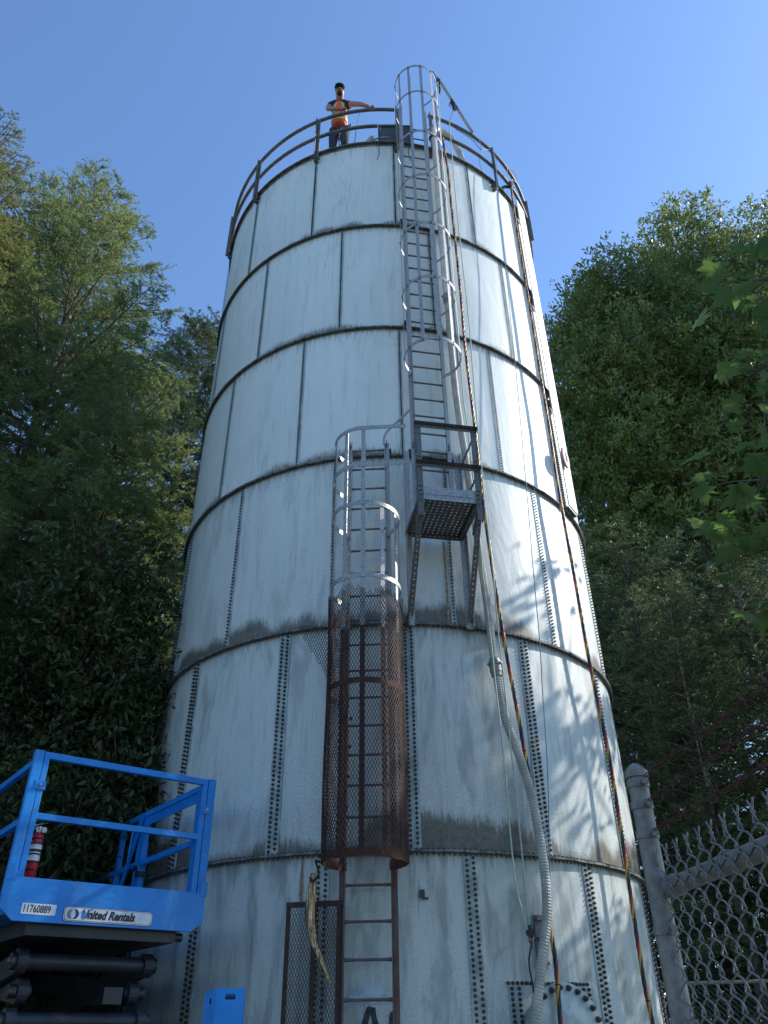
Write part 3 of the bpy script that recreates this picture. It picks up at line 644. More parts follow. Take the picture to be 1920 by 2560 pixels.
ph=P(50.9,15.45,.12); b.lathe(ph,UP,[(-.12,.05),(-.05,.055),(.0,.04),(.05,.03)],10); b.tube([P(46,15.1,-.1),P(49.5,15.35,.02),P(52.5,15.45,.12)],.03,8); setp(b.build('gauge_pulley','black'),'dark pulley fitting at the rim above the gauge board','pulley')
rope('orange_twine','thin orange twine looped over the rim pulley',crom([P(48.8,15.55,.15),P(49.8,15.85,.14),P(52.5,15.80,.2),P(52.6,15.55,.2),P(50,15.45,.18),P(49.0,15.2,.18)],.05),.006,'yellow','twine')
# ================= MESH DOOR AND STRIP =================
md=thing('mesh_gate','rust red framed expanded mesh panel leaning beside the foot of the ladder','gate',P(-11.8,.3,.2))
df=frame(-11.8); dn=df(0,0,0); DX=df(1,0,0)-dn; DY=df(0,1,0)-dn
b=MB()
for x in (-.245,-.0,.235):
    b.angle(df(x-.02,.20,.35),df(x-.02,.20,2.585),.042,.006,DX,DY*-1)
b.angle(df(-.265,.207,2.55),df(.277,.207,2.55),.042,.006,UP,DY*-1); b.angle(df(-.265,.207,.35),df(.277,.207,.35),.042,.006,UP,DY*-1)
b.build('gate_frame','rustdark',md)
def fdoor(u,v): return df(-.24+u,.185,.37+v),DY
b=MB(); diamond(b,fdoor,17,72,.0042,.0285,.0305); b.build('gate_mesh','rustdark',md)
sp=[(-11.54,2.80,.0,.03),(-12.0,2.68,.06,.07),(-12.3,2.53,.1,.075),(-12.2,2.407,.1,.075),(-11.31,2.239,.07,.05),(-9.99,2.108,.04,.035),(-8.38,1.93,.01,.008)]
b=MB(); 
for a,z,dx,w in sp:
    c=P(a,z,.36); tt=R_(a); s_=Vector((math.cos(tt),math.sin(tt),0)); n_=Vector((math.sin(tt),-math.cos(tt),0))
    for x in range(9): 
        f_=(x/8-.5); b.v.append(tuple(c+s_*(f_*w*1.15+w*.5)+n_*(.045*(1-4*f_*f_)+ (.006 if x%2 else 0))))
for i in range(len(sp)-1):
    for x in range(8): b.f.append((i*9+x,i*9+x+1,(i+1)*9+x+1,(i+1)*9+x)); b.mi.append(0)
o=b.build('dry_frond','gold',None,smooth=True); md2=o.modifiers.new('s','SOLIDIFY'); md2.thickness=.004; setp(o,'long curved golden dried strip wired to the ladder cage above the mesh panel','strip')
b=MB(); b.tube(crom([P(-11.6,2.76,.40),P(-11.0,2.72,.44),P(-10.6,2.80,.34),P(-10.9,2.90,.40),P(-10.3,2.88,.46)],.03),.010,6)
setp(b.build('wire_tie','black'),'black wire tie holding the golden strip at the cage bottom','wire')
b=MB(); b.cbox(P(5.4,2.66,.03),SX*.05,SY*.02,UP*.07); b.cbox(P(5.9,2.62,.03),SX*.06,SY*.02,UP*.02); setp(b.build('broken_clip','bolt'),'small black broken clip stuck on the wall right of the cage bottom','clip')
#@@REST
# ================= SCISSOR LIFT =================
LOx=Vector((-2.93,6.64,0)); LU=Vector((.792,.611,0)); LV=Vector((-.611,.792,0))
lf=lambda a,v,z: LOx+LU*a+LV*v+UP*z
lift=thing('scissor_lift','bright blue scissor lift basket with toe plate sticker, raised beside the tank on the left','lift',lf(.8,1.5,0))
def lbox(b,a0,a1,v0,v1,z0,z1): b.box(lf(a0,v0,z0),LU*(a1-a0),LV*(v1-v0),UP*(z1-z0))
def bev(o,w=.004):
    m_=o.modifiers.new('bevel','BEVEL'); m_.width=w; m_.segments=2; m_.limit_method='ANGLE'; return o
b=MB(); prof=[(-.06,2.63),(-.06,2.41),(.055,2.32),(1.545,2.32),(1.645,2.40),(1.645,2.63)]
vs=[lf(a,0.0,z) for a,z in prof]+[lf(a,.02,z) for a,z in prof]; b.add(vs,[tuple(range(6)),tuple(range(11,5,-1))]+[(i,i+6,(i+1)%6+6,(i+1)%6) for i in range(6)])
tp=bev(b.build('toe_plate','blue',lift))
b=MB(); lbox(b,-.02,1.62,.02,4.3,2.36,2.46); b.build('deck','blued',lift)
for a in (0,1.6):
    b=MB(); x=a-.05 if a==0 else a-.03
    lbox(b,x,x+.075,.022,.085,2.5,3.62); lbox(b,x-.01 if a==0 else x+.02,(x-.01 if a==0 else x+.02)+.066,-.004,.02,2.6,2.72)
    bev(b.build('corner_post','blue',lift))
b=MB(); lbox(b,.03,1.565,.03,.075,3.56,3.615); lbox(b,.03,1.565,.03,.075,3.07,3.12)
lbox(b,.03,.078,.028,.077,2.6,3.56); lbox(b,1.517,1.565,.028,.077,2.6,3.56); bev(b.build('end_gate','blue',lift))
b=MB()
for a in (0.0,1.53): lbox(b,a,a+.09,.015,.028,3.30,3.37)
lbox(b,-.055,.035,.01,.022,2.62,2.67); lbox(b,1.565,1.635,.01,.022,2.62,2.67); p=b.build('gate_catch','blue',lift)
b=MB()
for a,z in ((.045,3.335),(1.575,3.335),(-.01,2.67),(1.60,2.67),(1.60,2.70)): b.lathe(lf(a,.012,z),-LV,[(0,.014),(.006,.013),(.01,.007)],8)
b.build('catch_bolt','zinc',p)
for a in (0.0,1.57):
    b=MB(); sg=-1 if a==0 else 1
    for zt,h in ((3.60,.055),(3.11,.05)):
        lbox(b,a-.0,a+.045,.09,4.3,zt-h,zt)
    lbox(b,a+.012,a+.020,.25,1.5,3.45,3.545) if a>0 else None
    lbox(b,a+.012,a+.020,2.9,4.2,3.45,3.545)
    for v in (.20,1.46,1.56,2.12,2.80,2.92,4.25):
        if a==0 and v in (1.46,2.12): continue
        lbox(b,a-.0,a+.05,v,v+.06,2.46,3.56)
    for v in (1.62,2.86):   # grab bars
        b.tube(crom([lf(a+.02,v,3.50),lf(a-.04,v+.06,3.42),lf(a-.03,v+.12,3.05)],.05),.014,6)
        b.tube(crom([lf(a+.08,v,2.6),lf(a+.12,v+.02,2.62),lf(a+.12,v+.02,3.3),lf(a+.06,v,3.34)],.05),.012,6)
    bev(b.build('side_guard','blue',lift),.003)
    
    for q0,q1 in ((1.50,1.86),(2.80,3.15)):
        b=MB(); b.bar(lf(a-.03,q0,3.56),lf(a-.03,q1,2.85),.035,.03,LV); b.build('folding_strut','blue',lift)
    b=MB(); lbox(b,a-.01,a+.06,1.55,1.64,3.02,3.07); lbox(b,a-.02,a+.07,1.44,1.52,2.95,3.0); b.build('latch','black',lift)
b=MB(); 
for zt in (3.60,3.11): lbox(b,0,1.6,4.26,4.30,zt-.055,zt)
lbox(b,0,1.6,4.28,4.30,2.46,2.6); b.build('far_guard','blue',lift)
b=MB(); lbox(b,.05,.10,3.3,3.75,2.6,3.2); lbox(b,.05,.45,3.3,3.34,2.62,3.15); b.build('control_panel','blued',lift)
b=MB(); lbox(b,.16,.42,3.14,3.30,2.80,3.02); b.build('control_box','arm',lift)
b=MB(); lbox(b,.20,.34,3.28,3.30,3.04,3.12); b.build('control_label','white',lift)
# under-deck frame and the folded scissor stack
b=MB(); lbox(b,.20,1.45,.10,4.2,2.24,2.355); b.build('under_frame','arm',lift)
for a in (1.40,.20):
    b=MB(); b.cyl(lf(a,.18,2.29),lf(a+.14,.18,2.29),.035,14); b.build('roller','arm',lift)
def link(b,a,w,v0,z0,v1,z1,h=.16):
    p=lf(a,v0,z0); q=lf(a,v1,z1); b.bar(p,q,h,w,(q-p).cross(LU)); 
    for c in (p,q): b.lathe(c-LU*(w/2+.01),LU,[(0,h*.56),(w+.02,h*.56)],18)
for i in range(6):
    zt=2.08-.40*i
    if zt<.35: break
    b=MB()
    for a in (.28,1.32):
        link(b,a,.06,.34,zt,3.3,max(zt-.36,.2)); link(b,a+(.07 if a<1 else -.07),.06,.42,max(zt-.20,.2),3.3,zt+.02)
    b.build('scissor_link','arm',lift)
    b=MB(); b.cyl(lf(.20,.34,zt),lf(1.40,.34,zt),.062,20); b.cyl(lf(.25,.42,zt-.20),lf(.42,.42,zt-.20),.05,14); b.cyl(lf(1.18,.42,zt-.20),lf(1.36,.42,zt-.20),.05,14); b.build('cross_tube','arm',lift,smooth=40)
    b=MB(); b.lathe(lf(.22,.30,zt),-LU,[(0,.03),(.02,.03),(.02,.018),(.05,.018)],8); b.lathe(lf(.30,.38,zt-.2),-LU,[(0,.03),(.02,.03),(.02,.018),(.05,.018)],8); b.build('pivot_pin','rustgrey',lift)
b=MB(); lbox(b,.35,1.25,.9,2.9,1.25,1.75); lbox(b,1.0,1.16,.36,.8,1.80,1.92); b.build('cylinder_housing','arm',lift)
b=MB(); lbox(b,.0,1.6,.1,3.6,.35,.75); b.build('chassis','blued',lift)
for a in (-.12,1.45):
    for v in (.6,3.0): b=MB(); b.lathe(lf(a,v,.36),LU,[(0,.30),(.02,.36),(.25,.36),(.27,.30)],24); b.build('wheel','black',lift,smooth=35)
# stickers on the toe plate
def sticker(a0,a1,z0,z1,rad,mat,o,dep):
    b=MB(); pts=[]
    for cx,cz,s in ((a1-rad,z1-rad,0),(a0+rad,z1-rad,1),(a0+rad,z0+rad,2),(a1-rad,z0+rad,3)):
        for k in range(5): an=math.pi/2*(s+k/4); pts.append((cx+rad*math.cos(an),cz+rad*math.sin(an)))
    n=len(pts); sk=(a1-a0)
    zz=lambda a,z: z
    vs=[lf(a,dep,z) for a,z in pts]+[lf(a,dep+.0025,z) for a,z in pts]; b.add(vs,[tuple(range(n)),tuple(range(2*n-1,n-1,-1))]+[(i,(i+1)%n,n+(i+1)%n,n+i) for i in range(n)])
    return b.build(o,mat,tp)
def text(body,a,z,size,dep,mat,shear=0,bold=0,sx=1.0,name='lettering'):
    cu=bpy.data.curves.new('t','FONT'); cu.body=body; cu.size=size; cu.shear=shear; cu.offset=bold; cu.extrude=.0006; cu.resolution_u=4
    o=bpy.data.objects.new('t',cu); COL.objects.link(o); dg=bpy.context.evaluated_depsgraph_get(); me=bpy.data.meshes.new_from_object(o.evaluated_get(dg)); bpy.data.objects.remove(o)
    for v in me.vertices: p=v.co.copy(); v.co=lf(a+p.x*sx,dep-p.z,z+p.y)
    me.materials.clear(); me.materials.append(M[mat]); q=bpy.data.objects.new(name,me); COL.objects.link(q); q.parent=tp; q.matrix_parent_inverse=inv_world(tp); q.data.name=name; return q
sticker(.108,.372,2.372,2.448,.004,'white','number_sticker',-.003)
text('11760889',.115,2.386,.076,-.005,'navyink',0,.0008,.715)
sticker(.432,1.180,2.338,2.448,.03,'navyink','sticker_border',-.003)
sticker(.436,1.176,2.342,2.444,.028,'white','name_sticker',-.0055)
sticker(.442,1.170,2.347,2.439,.026,'navyink','sticker_border',-.0075)
sticker(.445,1.167,2.350,2.436,.025,'white','name_sticker',-.0095)
text('United Rentals',.572,2.368,.086,-.0115,'navyink',.26,.0036,.87)
def disc(cx,cz,r,mat,dep,rx=1,cut=None,side=1):
    b=MB(); n=32; pts=[]
    if cut is None: pts=[(cx+r*rx*math.cos(2*math.pi*i/n),cz+r*math.sin(2*math.pi*i/n)) for i in range(n)]
    b.add([lf(a,dep,z) for a,z in pts],[tuple(range(n))]); return b.build('logo_mark',mat,tp)
disc(.492,2.393,.034,'logogrey',-.0112,.95); disc(.524,2.393,.034,'logoblue',-.0112-.0004,.95); disc(.508,2.393,.030,'white',-.0124,.62)
b=MB(); 
for q,(a,z,r) in enumerate(((.600,2.40,.010),(.592,2.385,.012),(.600,2.37,.008),(.580,2.412,.006),(.647,2.43,.006),(.655,2.437,.005))): b.add([lf(a+r*math.cos(i*math.pi/4)*(1+.3*(i%2)),-.0128-.0003*q,z+1.5*r*math.sin(i*math.pi/4)) for i in range(8)],[tuple(range(8))])
b.build('paint_scuff','blue',tp)
# fire extinguisher
ex=thing('fire_extinguisher','red fire extinguisher with white label strapped inside the blue lift rail','fire extinguisher',lf(.13,-.045,2.635))
ec=lf(.15,.14,2.60)
b=MB(); b.lathe(ec,UP,[(0,.040),(.01,.048),(.34,.048),(.37,.042),(.39,.022)],24); b.build('cylinder','extred',ex,smooth=40)
b=MB(); b.lathe(ec+UP*.17,UP,[(0,.0487),(.135,.0487)],24); b.build('label','white',ex,smooth=40)
b=MB(); b.lathe(ec+UP*.235,UP,[(0,.0492),(.022,.0492)],24); b.build('label_band','black',ex,smooth=40)
b=MB(); b.lathe(ec+UP*.385,UP,[(0,.02),(.05,.022),(.055,.012)],10); b.bar(ec+UP*.44-LU*.05,ec+UP*.47+LU*.05,.022,.006,LV); b.bar(ec+UP*.42-LU*.04,ec+UP*.40+LU*.055,.02,.006,LV); b.lathe(ec+UP*.41+LU*.03-LV*.0,-LV,[(0,.022),(.03,.022)],12); b.build('valve','zinc',ex)
b=MB()
for z in (.10,.16,.30,.34,.22): b.tube([ec+UP*z+(LU*math.cos(a)+LV*math.sin(a))*.052 for a in [i*math.pi/8 for i in range(16)]],.006,5,closed=True); b.bar(ec+UP*z-LU*.05,ec+UP*z-LU*.12-LV*.06,.02,.008,UP)
b.bar(ec-LU*.11+UP*.06-LV*.05,ec-LU*.11+UP*.4-LV*.05,.03,.006,LU); b.build('bracket','black',ex)
# blue cabinet at the lower edge
bc=thing('blue_cabinet','narrow blue steel cabinet with oval hand slots at the bottom of the picture','cabinet',az_pt(-10.6,0,6.5)+Vector((0,0,-CZ)))
bp=az_pt(-10.75,.047,6.5); bx=Vector((.97,.24,0)).normalized(); by=Vector((-.62,.78,0)); bp.z=1.85
def slotplate(b,o,ax,h,x0,x1,z0,z1,n_): # plate with a hole as four bars
    L=ax.length; e=ax.normalized()
    b.box(o,e*L,n_,UP*(h-z1)); 
    b.box(o+UP*(h-z1),e*x0,n_,UP*(z1-z0)); b.box(o+UP*(h-z1)+e*x1,e*(L-x1),n_,UP*(z1-z0)); b.box(o+UP*(h-z0),e*L,n_,UP*z0)
b=MB(); slotplate(b,bp-UP*1.7,bx*.20,1.7,.065,.135,.035,.07,by*.004); slotplate(b,bp-UP*1.7+by*.004,by*.17,1.69,.06,.09,.05,.085,bx*.004); b.box(bp+bx*.196-UP*1.7,bx*.004,by*.17,UP*1.7); b.box(bp-UP*1.7+by*.174,bx*.2,by*.004,UP*1.69); b.build('cabinet_body','blue',bc)
b=MB(); b.box(bp+bx*.02+by*.03-UP*1.5,bx*.15,by*.1,UP*1.45); b.build('cabinet_inside','black',bc)
# ================= FENCE =================
fe=thing('chain_link_fence','beige chain link fence with round terminal post at lower right','fence',(0.78,2.5,0))
fd0=2.62; pz=az_pt(17.35,0,fd0); pz.z=0; pr=.030
b=MB(); b.cyl(pz,pz+UP*2.24,pr,24); b.build('terminal_post','fence',fe,smooth=50)
b=MB(); b.lathe(pz+UP*2.215,UP,[(0,pr+.001),(0,pr+.006),(.02,pr+.006),(.024,pr+.001),(.034,pr*.8),(.043,pr*.4),(.046,.004)],24); b.build('post_cap','fence',fe,smooth=35)
fq=az_pt(24.5,0,fd0*.775); fq.z=0; fdir=(fq-pz).normalized(); fn=Vector((fdir.y,-fdir.x,0))  # towards the viewer
if fn.y>0: fn=-fn
for z in (2.185,2.12,2.035,1.78,1.56,1.30):
    b=MB(); b.lathe(pz+UP*z,UP,[(0,pr),(.0,pr+.004),(.022,pr+.004),(.022,pr)],24); b.cbox(pz+UP*(z+.011)+fdir*(pr+.012),fdir*.03,fn*.012,UP*.022); b.lathe(pz+UP*(z+.011)+fdir*(pr+.014)-fn*.014,fn,[(0,.009),(.028,.009)],6); b.build('post_band','fence',fe,smooth=35)
zr_=1.545+.375; frail=zr_-.02
b=MB(); b.cyl(pz+fdir*(pr+.002)+UP*frail-fn*.028,pz+fdir*6+UP*frail-fn*.028,.021*1.15,18); b.lathe(pz+fdir*(pr)+UP*frail-fn*.026,fdir,[(0,.03),(.05,.03),(.052,.024)],16); b.build('top_rail','fence',fe,smooth=50)
wires=[]; PIT=.0735; HZ=.080; wr=.0026
def wire_mb(b,i,zt,zb):
    n=int((zt-zb)/(HZ/2)); pts=[]; x0=pr+.012+i*PIT/2
    for j in range(n+1):
        z=zt-j*HZ/2; right=(j+i)%2; x=x0+(PIT/2+.0045 if right else -.0045); sgn=1 if right else -1
        pts.append(pz+fdir*(x-sgn*.0035)+UP*(z+.013)+fn*(.004+.0052*sgn)); pts.append(pz+fdir*x+UP*z+fn*.004); pts.append(pz+fdir*(x-sgn*.0035)+UP*(z-.013)+fn*(.004-.0052*sgn))
    b.tube(pts,wr,6)
b=MB()
for i in range(0,80): 
    wire_mb(b,i,zr_+.040,.05)
    if i%2: continue
    tx=pz+fdir*(pr+.012+i*PIT/2)+UP*(zr_+.045)+fn*.004   # twisted barb ends
    for s_ in (-1,1): b.tube([tx-UP*.012+fdir*s_*.004,tx+UP*.004-fdir*s_*.004,tx+UP*.020+fdir*s_*.006,tx+UP*.034+fdir*s_*.014],wr,5)
b.build('chain_link_mesh','wire',fe,smooth=True)
b=MB()
for i in (5,11,20): 
    c=pz+fdir*(pr+.01+i*PIT)+UP*frail-fn*.028; b.tube([c+(UP*math.cos(a)*.029+fn*math.sin(a)*.034) for a in [k*math.pi/6 for k in range(12)]],.0022,5,closed=True)
b.build('rail_tie','wire',fe)
for z,dz in ((2.205,.0),(2.135,.0),(2.05,.0)):
    b=MB(); p0=pz+UP*z+fdir*(pr+.02); N=200; 
    for s_ in (0,math.pi): b.tube([p0+fdir*(6*k/N)+UP*(.0035*math.sin(k*1.1+s_)-.02*math.sin(math.pi*k/N))+fn*.0035*math.cos(k*1.1+s_) for k in range(N+1)],.0020,4)
    for k in range(40):
        c=p0+fdir*(.10+.11*k)
        for e_ in (0,1,2,3): 
            a=e_*1.6+k; v_=(UP*math.cos(a)+fn*math.sin(a)); b.tube([c+v_*.004+fdir*.004*e_,c-v_*.006+fdir*.004*e_,c+v_*.022+fdir*(.006*(e_-1.5))],.0015,4)
    b.build('barbed_wire','wirerust',fe)
# farther fence behind
bf=thing('back_fence','distant dark chain link fence with thin top rail behind the terminal post','fence',(4,11.5,0))
p0=Vector((3.6,12.2,0)); bd=Vector((.94,-.34,0)); b=MB(); b.cyl(p0+UP*2.1,p0+bd*14+UP*2.1,.021,8); b.build('top_rail','fence',bf)
for k in range(6): b=MB(); b.cyl(p0+bd*2.8*k,p0+bd*2.8*k+UP*2.15,.03,8); b.build('fence_post','fence',bf)
b=MB(); 
for k in range(-26,190):
    for sg in (-1,1):
        x0=k*.075; x1=x0+2.05; 
        if x0<0 or x1>14: continue
        a0,a1=(x0,x1) if sg>0 else (x1,x0); b.tube([p0+bd*a0+UP*.05,p0+bd*a1+UP*2.1],.0022,3,cap=False)
b.build('fence_mesh','wire',bf)
# ================= PERSON =================
def skinmesh(name,verts,edges,radii,mat,parent,sub=2,root=0,smooth=True):
    me=bpy.data.meshes.new(name); me.from_pydata([tuple(v) for v in verts],edges,[]); o=bpy.data.objects.new(name,me); COL.objects.link(o)
    mod=o.modifiers.new('skin','SKIN'); mod.use_smooth_shade=True
    for i,r in enumerate(radii):
        me.skin_vertices[0].data[i].radius=(r if isinstance(r,tuple) else (r,r)); me.skin_vertices[0].data[i].use_root=(i==root)
    s=o.modifiers.new('sub','SUBSURF'); s.levels=sub; s.render_levels=sub
    dg=bpy.context.evaluated_depsgraph_get(); nm=bpy.data.meshes.new_from_object(o.evaluated_get(dg)); bpy.data.objects.remove(o)
    nm.materials.clear(); nm.materials.append(M[mat]); nm.name=name; q=bpy.data.objects.new(name,nm); COL.objects.link(q)
    if parent is not None: q.parent=parent; q.matrix_parent_inverse=inv_world(parent)
    return q
person=thing('person','man in orange safety vest and dark cap leaning on the handrail up on the tank','person',(-.80,8.5,15.1))
X0=-.765
pel=Vector((X0,8.38,16.08)); 
V=[pel,(X0,8.33,16.24),(X0,8.26,16.42),(X0,8.20,16.58),(X0+.005,8.14,16.655),(X0+.01,8.08,16.70),(X0+.012,8.02,16.75),(X0+.014,7.985,16.81),  # 0-7 pelvis..head top
 (X0-.17,8.19,16.60),(X0-.215,8.14,16.40),(X0-.20,8.06,16.25),(X0-.02,8.005,16.135),(X0+.05,7.995,16.13), # 8-12 his right arm folded along rail
 (X0+.17,8.18,16.60),(X0+.27,8.07,16.42),(X0+.42,8.0,16.28),(X0+.56,7.985,16.17),(X0+.60,7.985,16.145), # 13-17 his left arm
 (X0-.11,8.40,16.00),(X0-.12,8.42,15.62),(X0-.12,8.52,15.22),(X0-.12,8.50,15.17),(X0-.12,8.36,15.14),
 (X0+.10,8.40,16.00),(X0+.11,8.36,15.62),(X0+.10,8.50,15.22),(X0+.10,8.48,15.17),(X0+.10,8.34,15.14)]
Ed=[(0,1),(1,2),(2,3),(3,4),(4,5),(5,6),(6,7),(3,8),(8,9),(9,10),(10,11),(11,12),(3,13),(13,14),(14,15),(15,16),(16,17),(0,18),(18,19),(19,20),(20,21),(21,22),(0,23),(23,24),(24,25),(25,26),(26,27)]
rad=[.13,.12,.13,.12,.068,.078,.096,.085,.068,.056,.048,.036,.030,.068,.056,.048,.036,.030,.09,.06,.045,.045,.035,.09,.06,.045,.045,.035]
body=skinmesh('body',V,Ed,rad,'skin',person)
# hands: five curled fingers each, over the rail
def hand(wr_,dirx,parent):
    for k in range(4):
        bx_=wr_+Vector((dirx*(.035+.018*k),-.0,.0)); L=[.9,1.0,.95,.8][k]
        pts=[bx_+Vector((0,.02,.012)),bx_+Vector((0,-.03*L,.018)),bx_+Vector((0,-.058*L,-.005)),bx_+Vector((0,-.058*L,-.035)),bx_+Vector((0,-.035*L,-.055))]
        skinmesh('finger',pts,[(0,1),(1,2),(2,3),(3,4)],[.0105,.0098,.009,.0085,.007],'skin',parent,1)
    pts=[wr_+Vector((dirx*.0,.0,.0)),wr_+Vector((dirx*.01,.025,-.03)),wr_+Vector((dirx*.03,.03,-.055)),wr_+Vector((dirx*.05,.02,-.065))]
    skinmesh('thumb',pts,[(0,1),(1,2),(2,3)],[.013,.012,.0105,.008],'skin',parent,1)
    skinmesh('palm',[wr_-Vector((dirx*.03,0,0)),wr_+Vector((dirx*.03,.0,.004)),wr_+Vector((dirx*.09,.0,.0))],[(0,1),(1,2)],[(.026,.02),(.036,.018),(.03,.016)],'skin',parent,1)
hand(Vector((X0+.055,8.015,16.125)),1,body); hand(Vector((X0+.59,7.99,16.13)),1,body)
# face, turned down towards the viewer
hc=Vector((X0+.013,7.985,16.80)); hf=Vector((0,-.80,-.60)); hu=Vector((0,-.60,.80)); hx=Vector((1,0,0))
b=MB(); b.lathe(hc+hf*.088-hu*.012,hf-hu*.25,[(0,.017),(.016,.013),(.024,.005)],8); b.build('nose','skin',body,smooth=True)
for sx in (-1,1): b=MB(); b.lathe(hc+hx*sx*.084-hf*.01,hx*sx,[(-.01,.022),(.008,.026),(.012,.012)],8); b.build('ear','skin',body,smooth=True)
b=MB(); b.bar(hc+hf*.094+hu*.014-hx*.075,hc+hf*.094+hu*.014+hx*.075,.006,.006,hu)
for sx in (-1,1): b.lathe(hc+hf*.090+hu*.010+hx*sx*.034,hf,[(0,.020),(.006,.020)],10)
b.build('glasses','black',person)
b=MB(); b.lathe(hc+hf*.045-hu*.095,hf*.75-hu*.3,[(-.02,.045),(.01,.056),(.035,.048),(.045,.02)],14); b.build('beard','hair',person,smooth=True)
b=MB(); b.bar(hc+hf*.092-hu*.050-hx*.02,hc+hf*.092-hu*.050+hx*.02,.008,.006,hu); b.build('mouth','lips',body)
b=MB(); b.lathe(hc-hf*.01,hu,[(.035,.103),(.055,.101),(.08,.082),(.10,.045),(.105,.005)],18); cp_=b.build('cap','cap',person,smooth=True)
b=MB(); vs=[]
for i in range(9):
    q=math.pi*(i/8); vs+=[tuple(hc+hx*.092*math.cos(q)+hf*(.03+.05*math.sin(q))+hu*.045),tuple(hc+hx*.088*math.cos(q)+hf*(.05+.12*math.sin(q))+hu*.040)]
b.add(vs+[tuple(Vector(v)+hu*.008) for v in vs],[(2*i,2*i+1,2*i+3,2*i+2) for i in range(8)]+[(18+2*i,18+2*i+2,18+2*i+3,18+2*i+1) for i in range(8)]+[(2*i+1,19+2*i,21+2*i,2*i+3) for i in range(8)]); b.build('cap_peak','cap',cp_)
tee=skinmesh('t_shirt',[V[1],V[2],V[3],(X0,8.14,16.67),V[8],(X0-.205,8.155,16.47),V[13],(X0+.235,8.11,16.49)],[(0,1),(1,2),(2,3),(2,4),(4,5),(2,6),(6,7)],[.12,.12,.10,.06,.082,.078,.082,.078],'tee',person)
vest=skinmesh('safety_vest',[(X0,8.36,16.03),V[1],V[2],V[3],(X0-.10,8.17,16.63),(X0+.10,8.17,16.63)],[(0,1),(1,2),(2,3),(3,4),(3,5)],[(.175,.16),(.165,.155),(.165,.155),(.145,.145),(.085,.085),(.085,.085)],'vest',person)
def wrap(name,mat,band,off=.006):   # tape: copies the vest's own faces inside a band, lifted a little
    src=vest.data; vs=[];fs=[];mp={}
    for p in src.polygons:
        c=p.center
        if band(c):
            for vi in p.vertices:
                if vi not in mp: mp[vi]=len(vs); v=src.vertices[vi]; vs.append(v.co+v.normal*off)
            fs.append(tuple(mp[vi] for vi in p.vertices))
    bb=MB(); bb.add(vs,fs)
    if fs: bb.build(name,mat,vest,smooth=True)
wrap('lime_tape','lime',lambda c: (16.15<c.z<16.27) or (.055<abs(c.x-X0)<.125 and c.z>16.22))
wrap('silver_tape','silver',lambda c: (16.19<c.z<16.235) or (.075<abs(c.x-X0)<.105 and c.z>16.22),.010)
skinmesh('trousers',[(X0,8.38,16.10),V[18],V[19],V[20],V[23],V[24],V[25]],[(0,1),(1,2),(2,3),(0,4),(4,5),(5,6)],[.145,.108,.082,.066,.108,.082,.066],'pants',person)
for sx in (-.12,.10): skinmesh('boot',[(X0+sx,8.51,15.20),(X0+sx,8.50,15.15),(X0+sx,8.34,15.135)],[(0,1),(1,2)],[.062,.058,.05],'black',person,1)
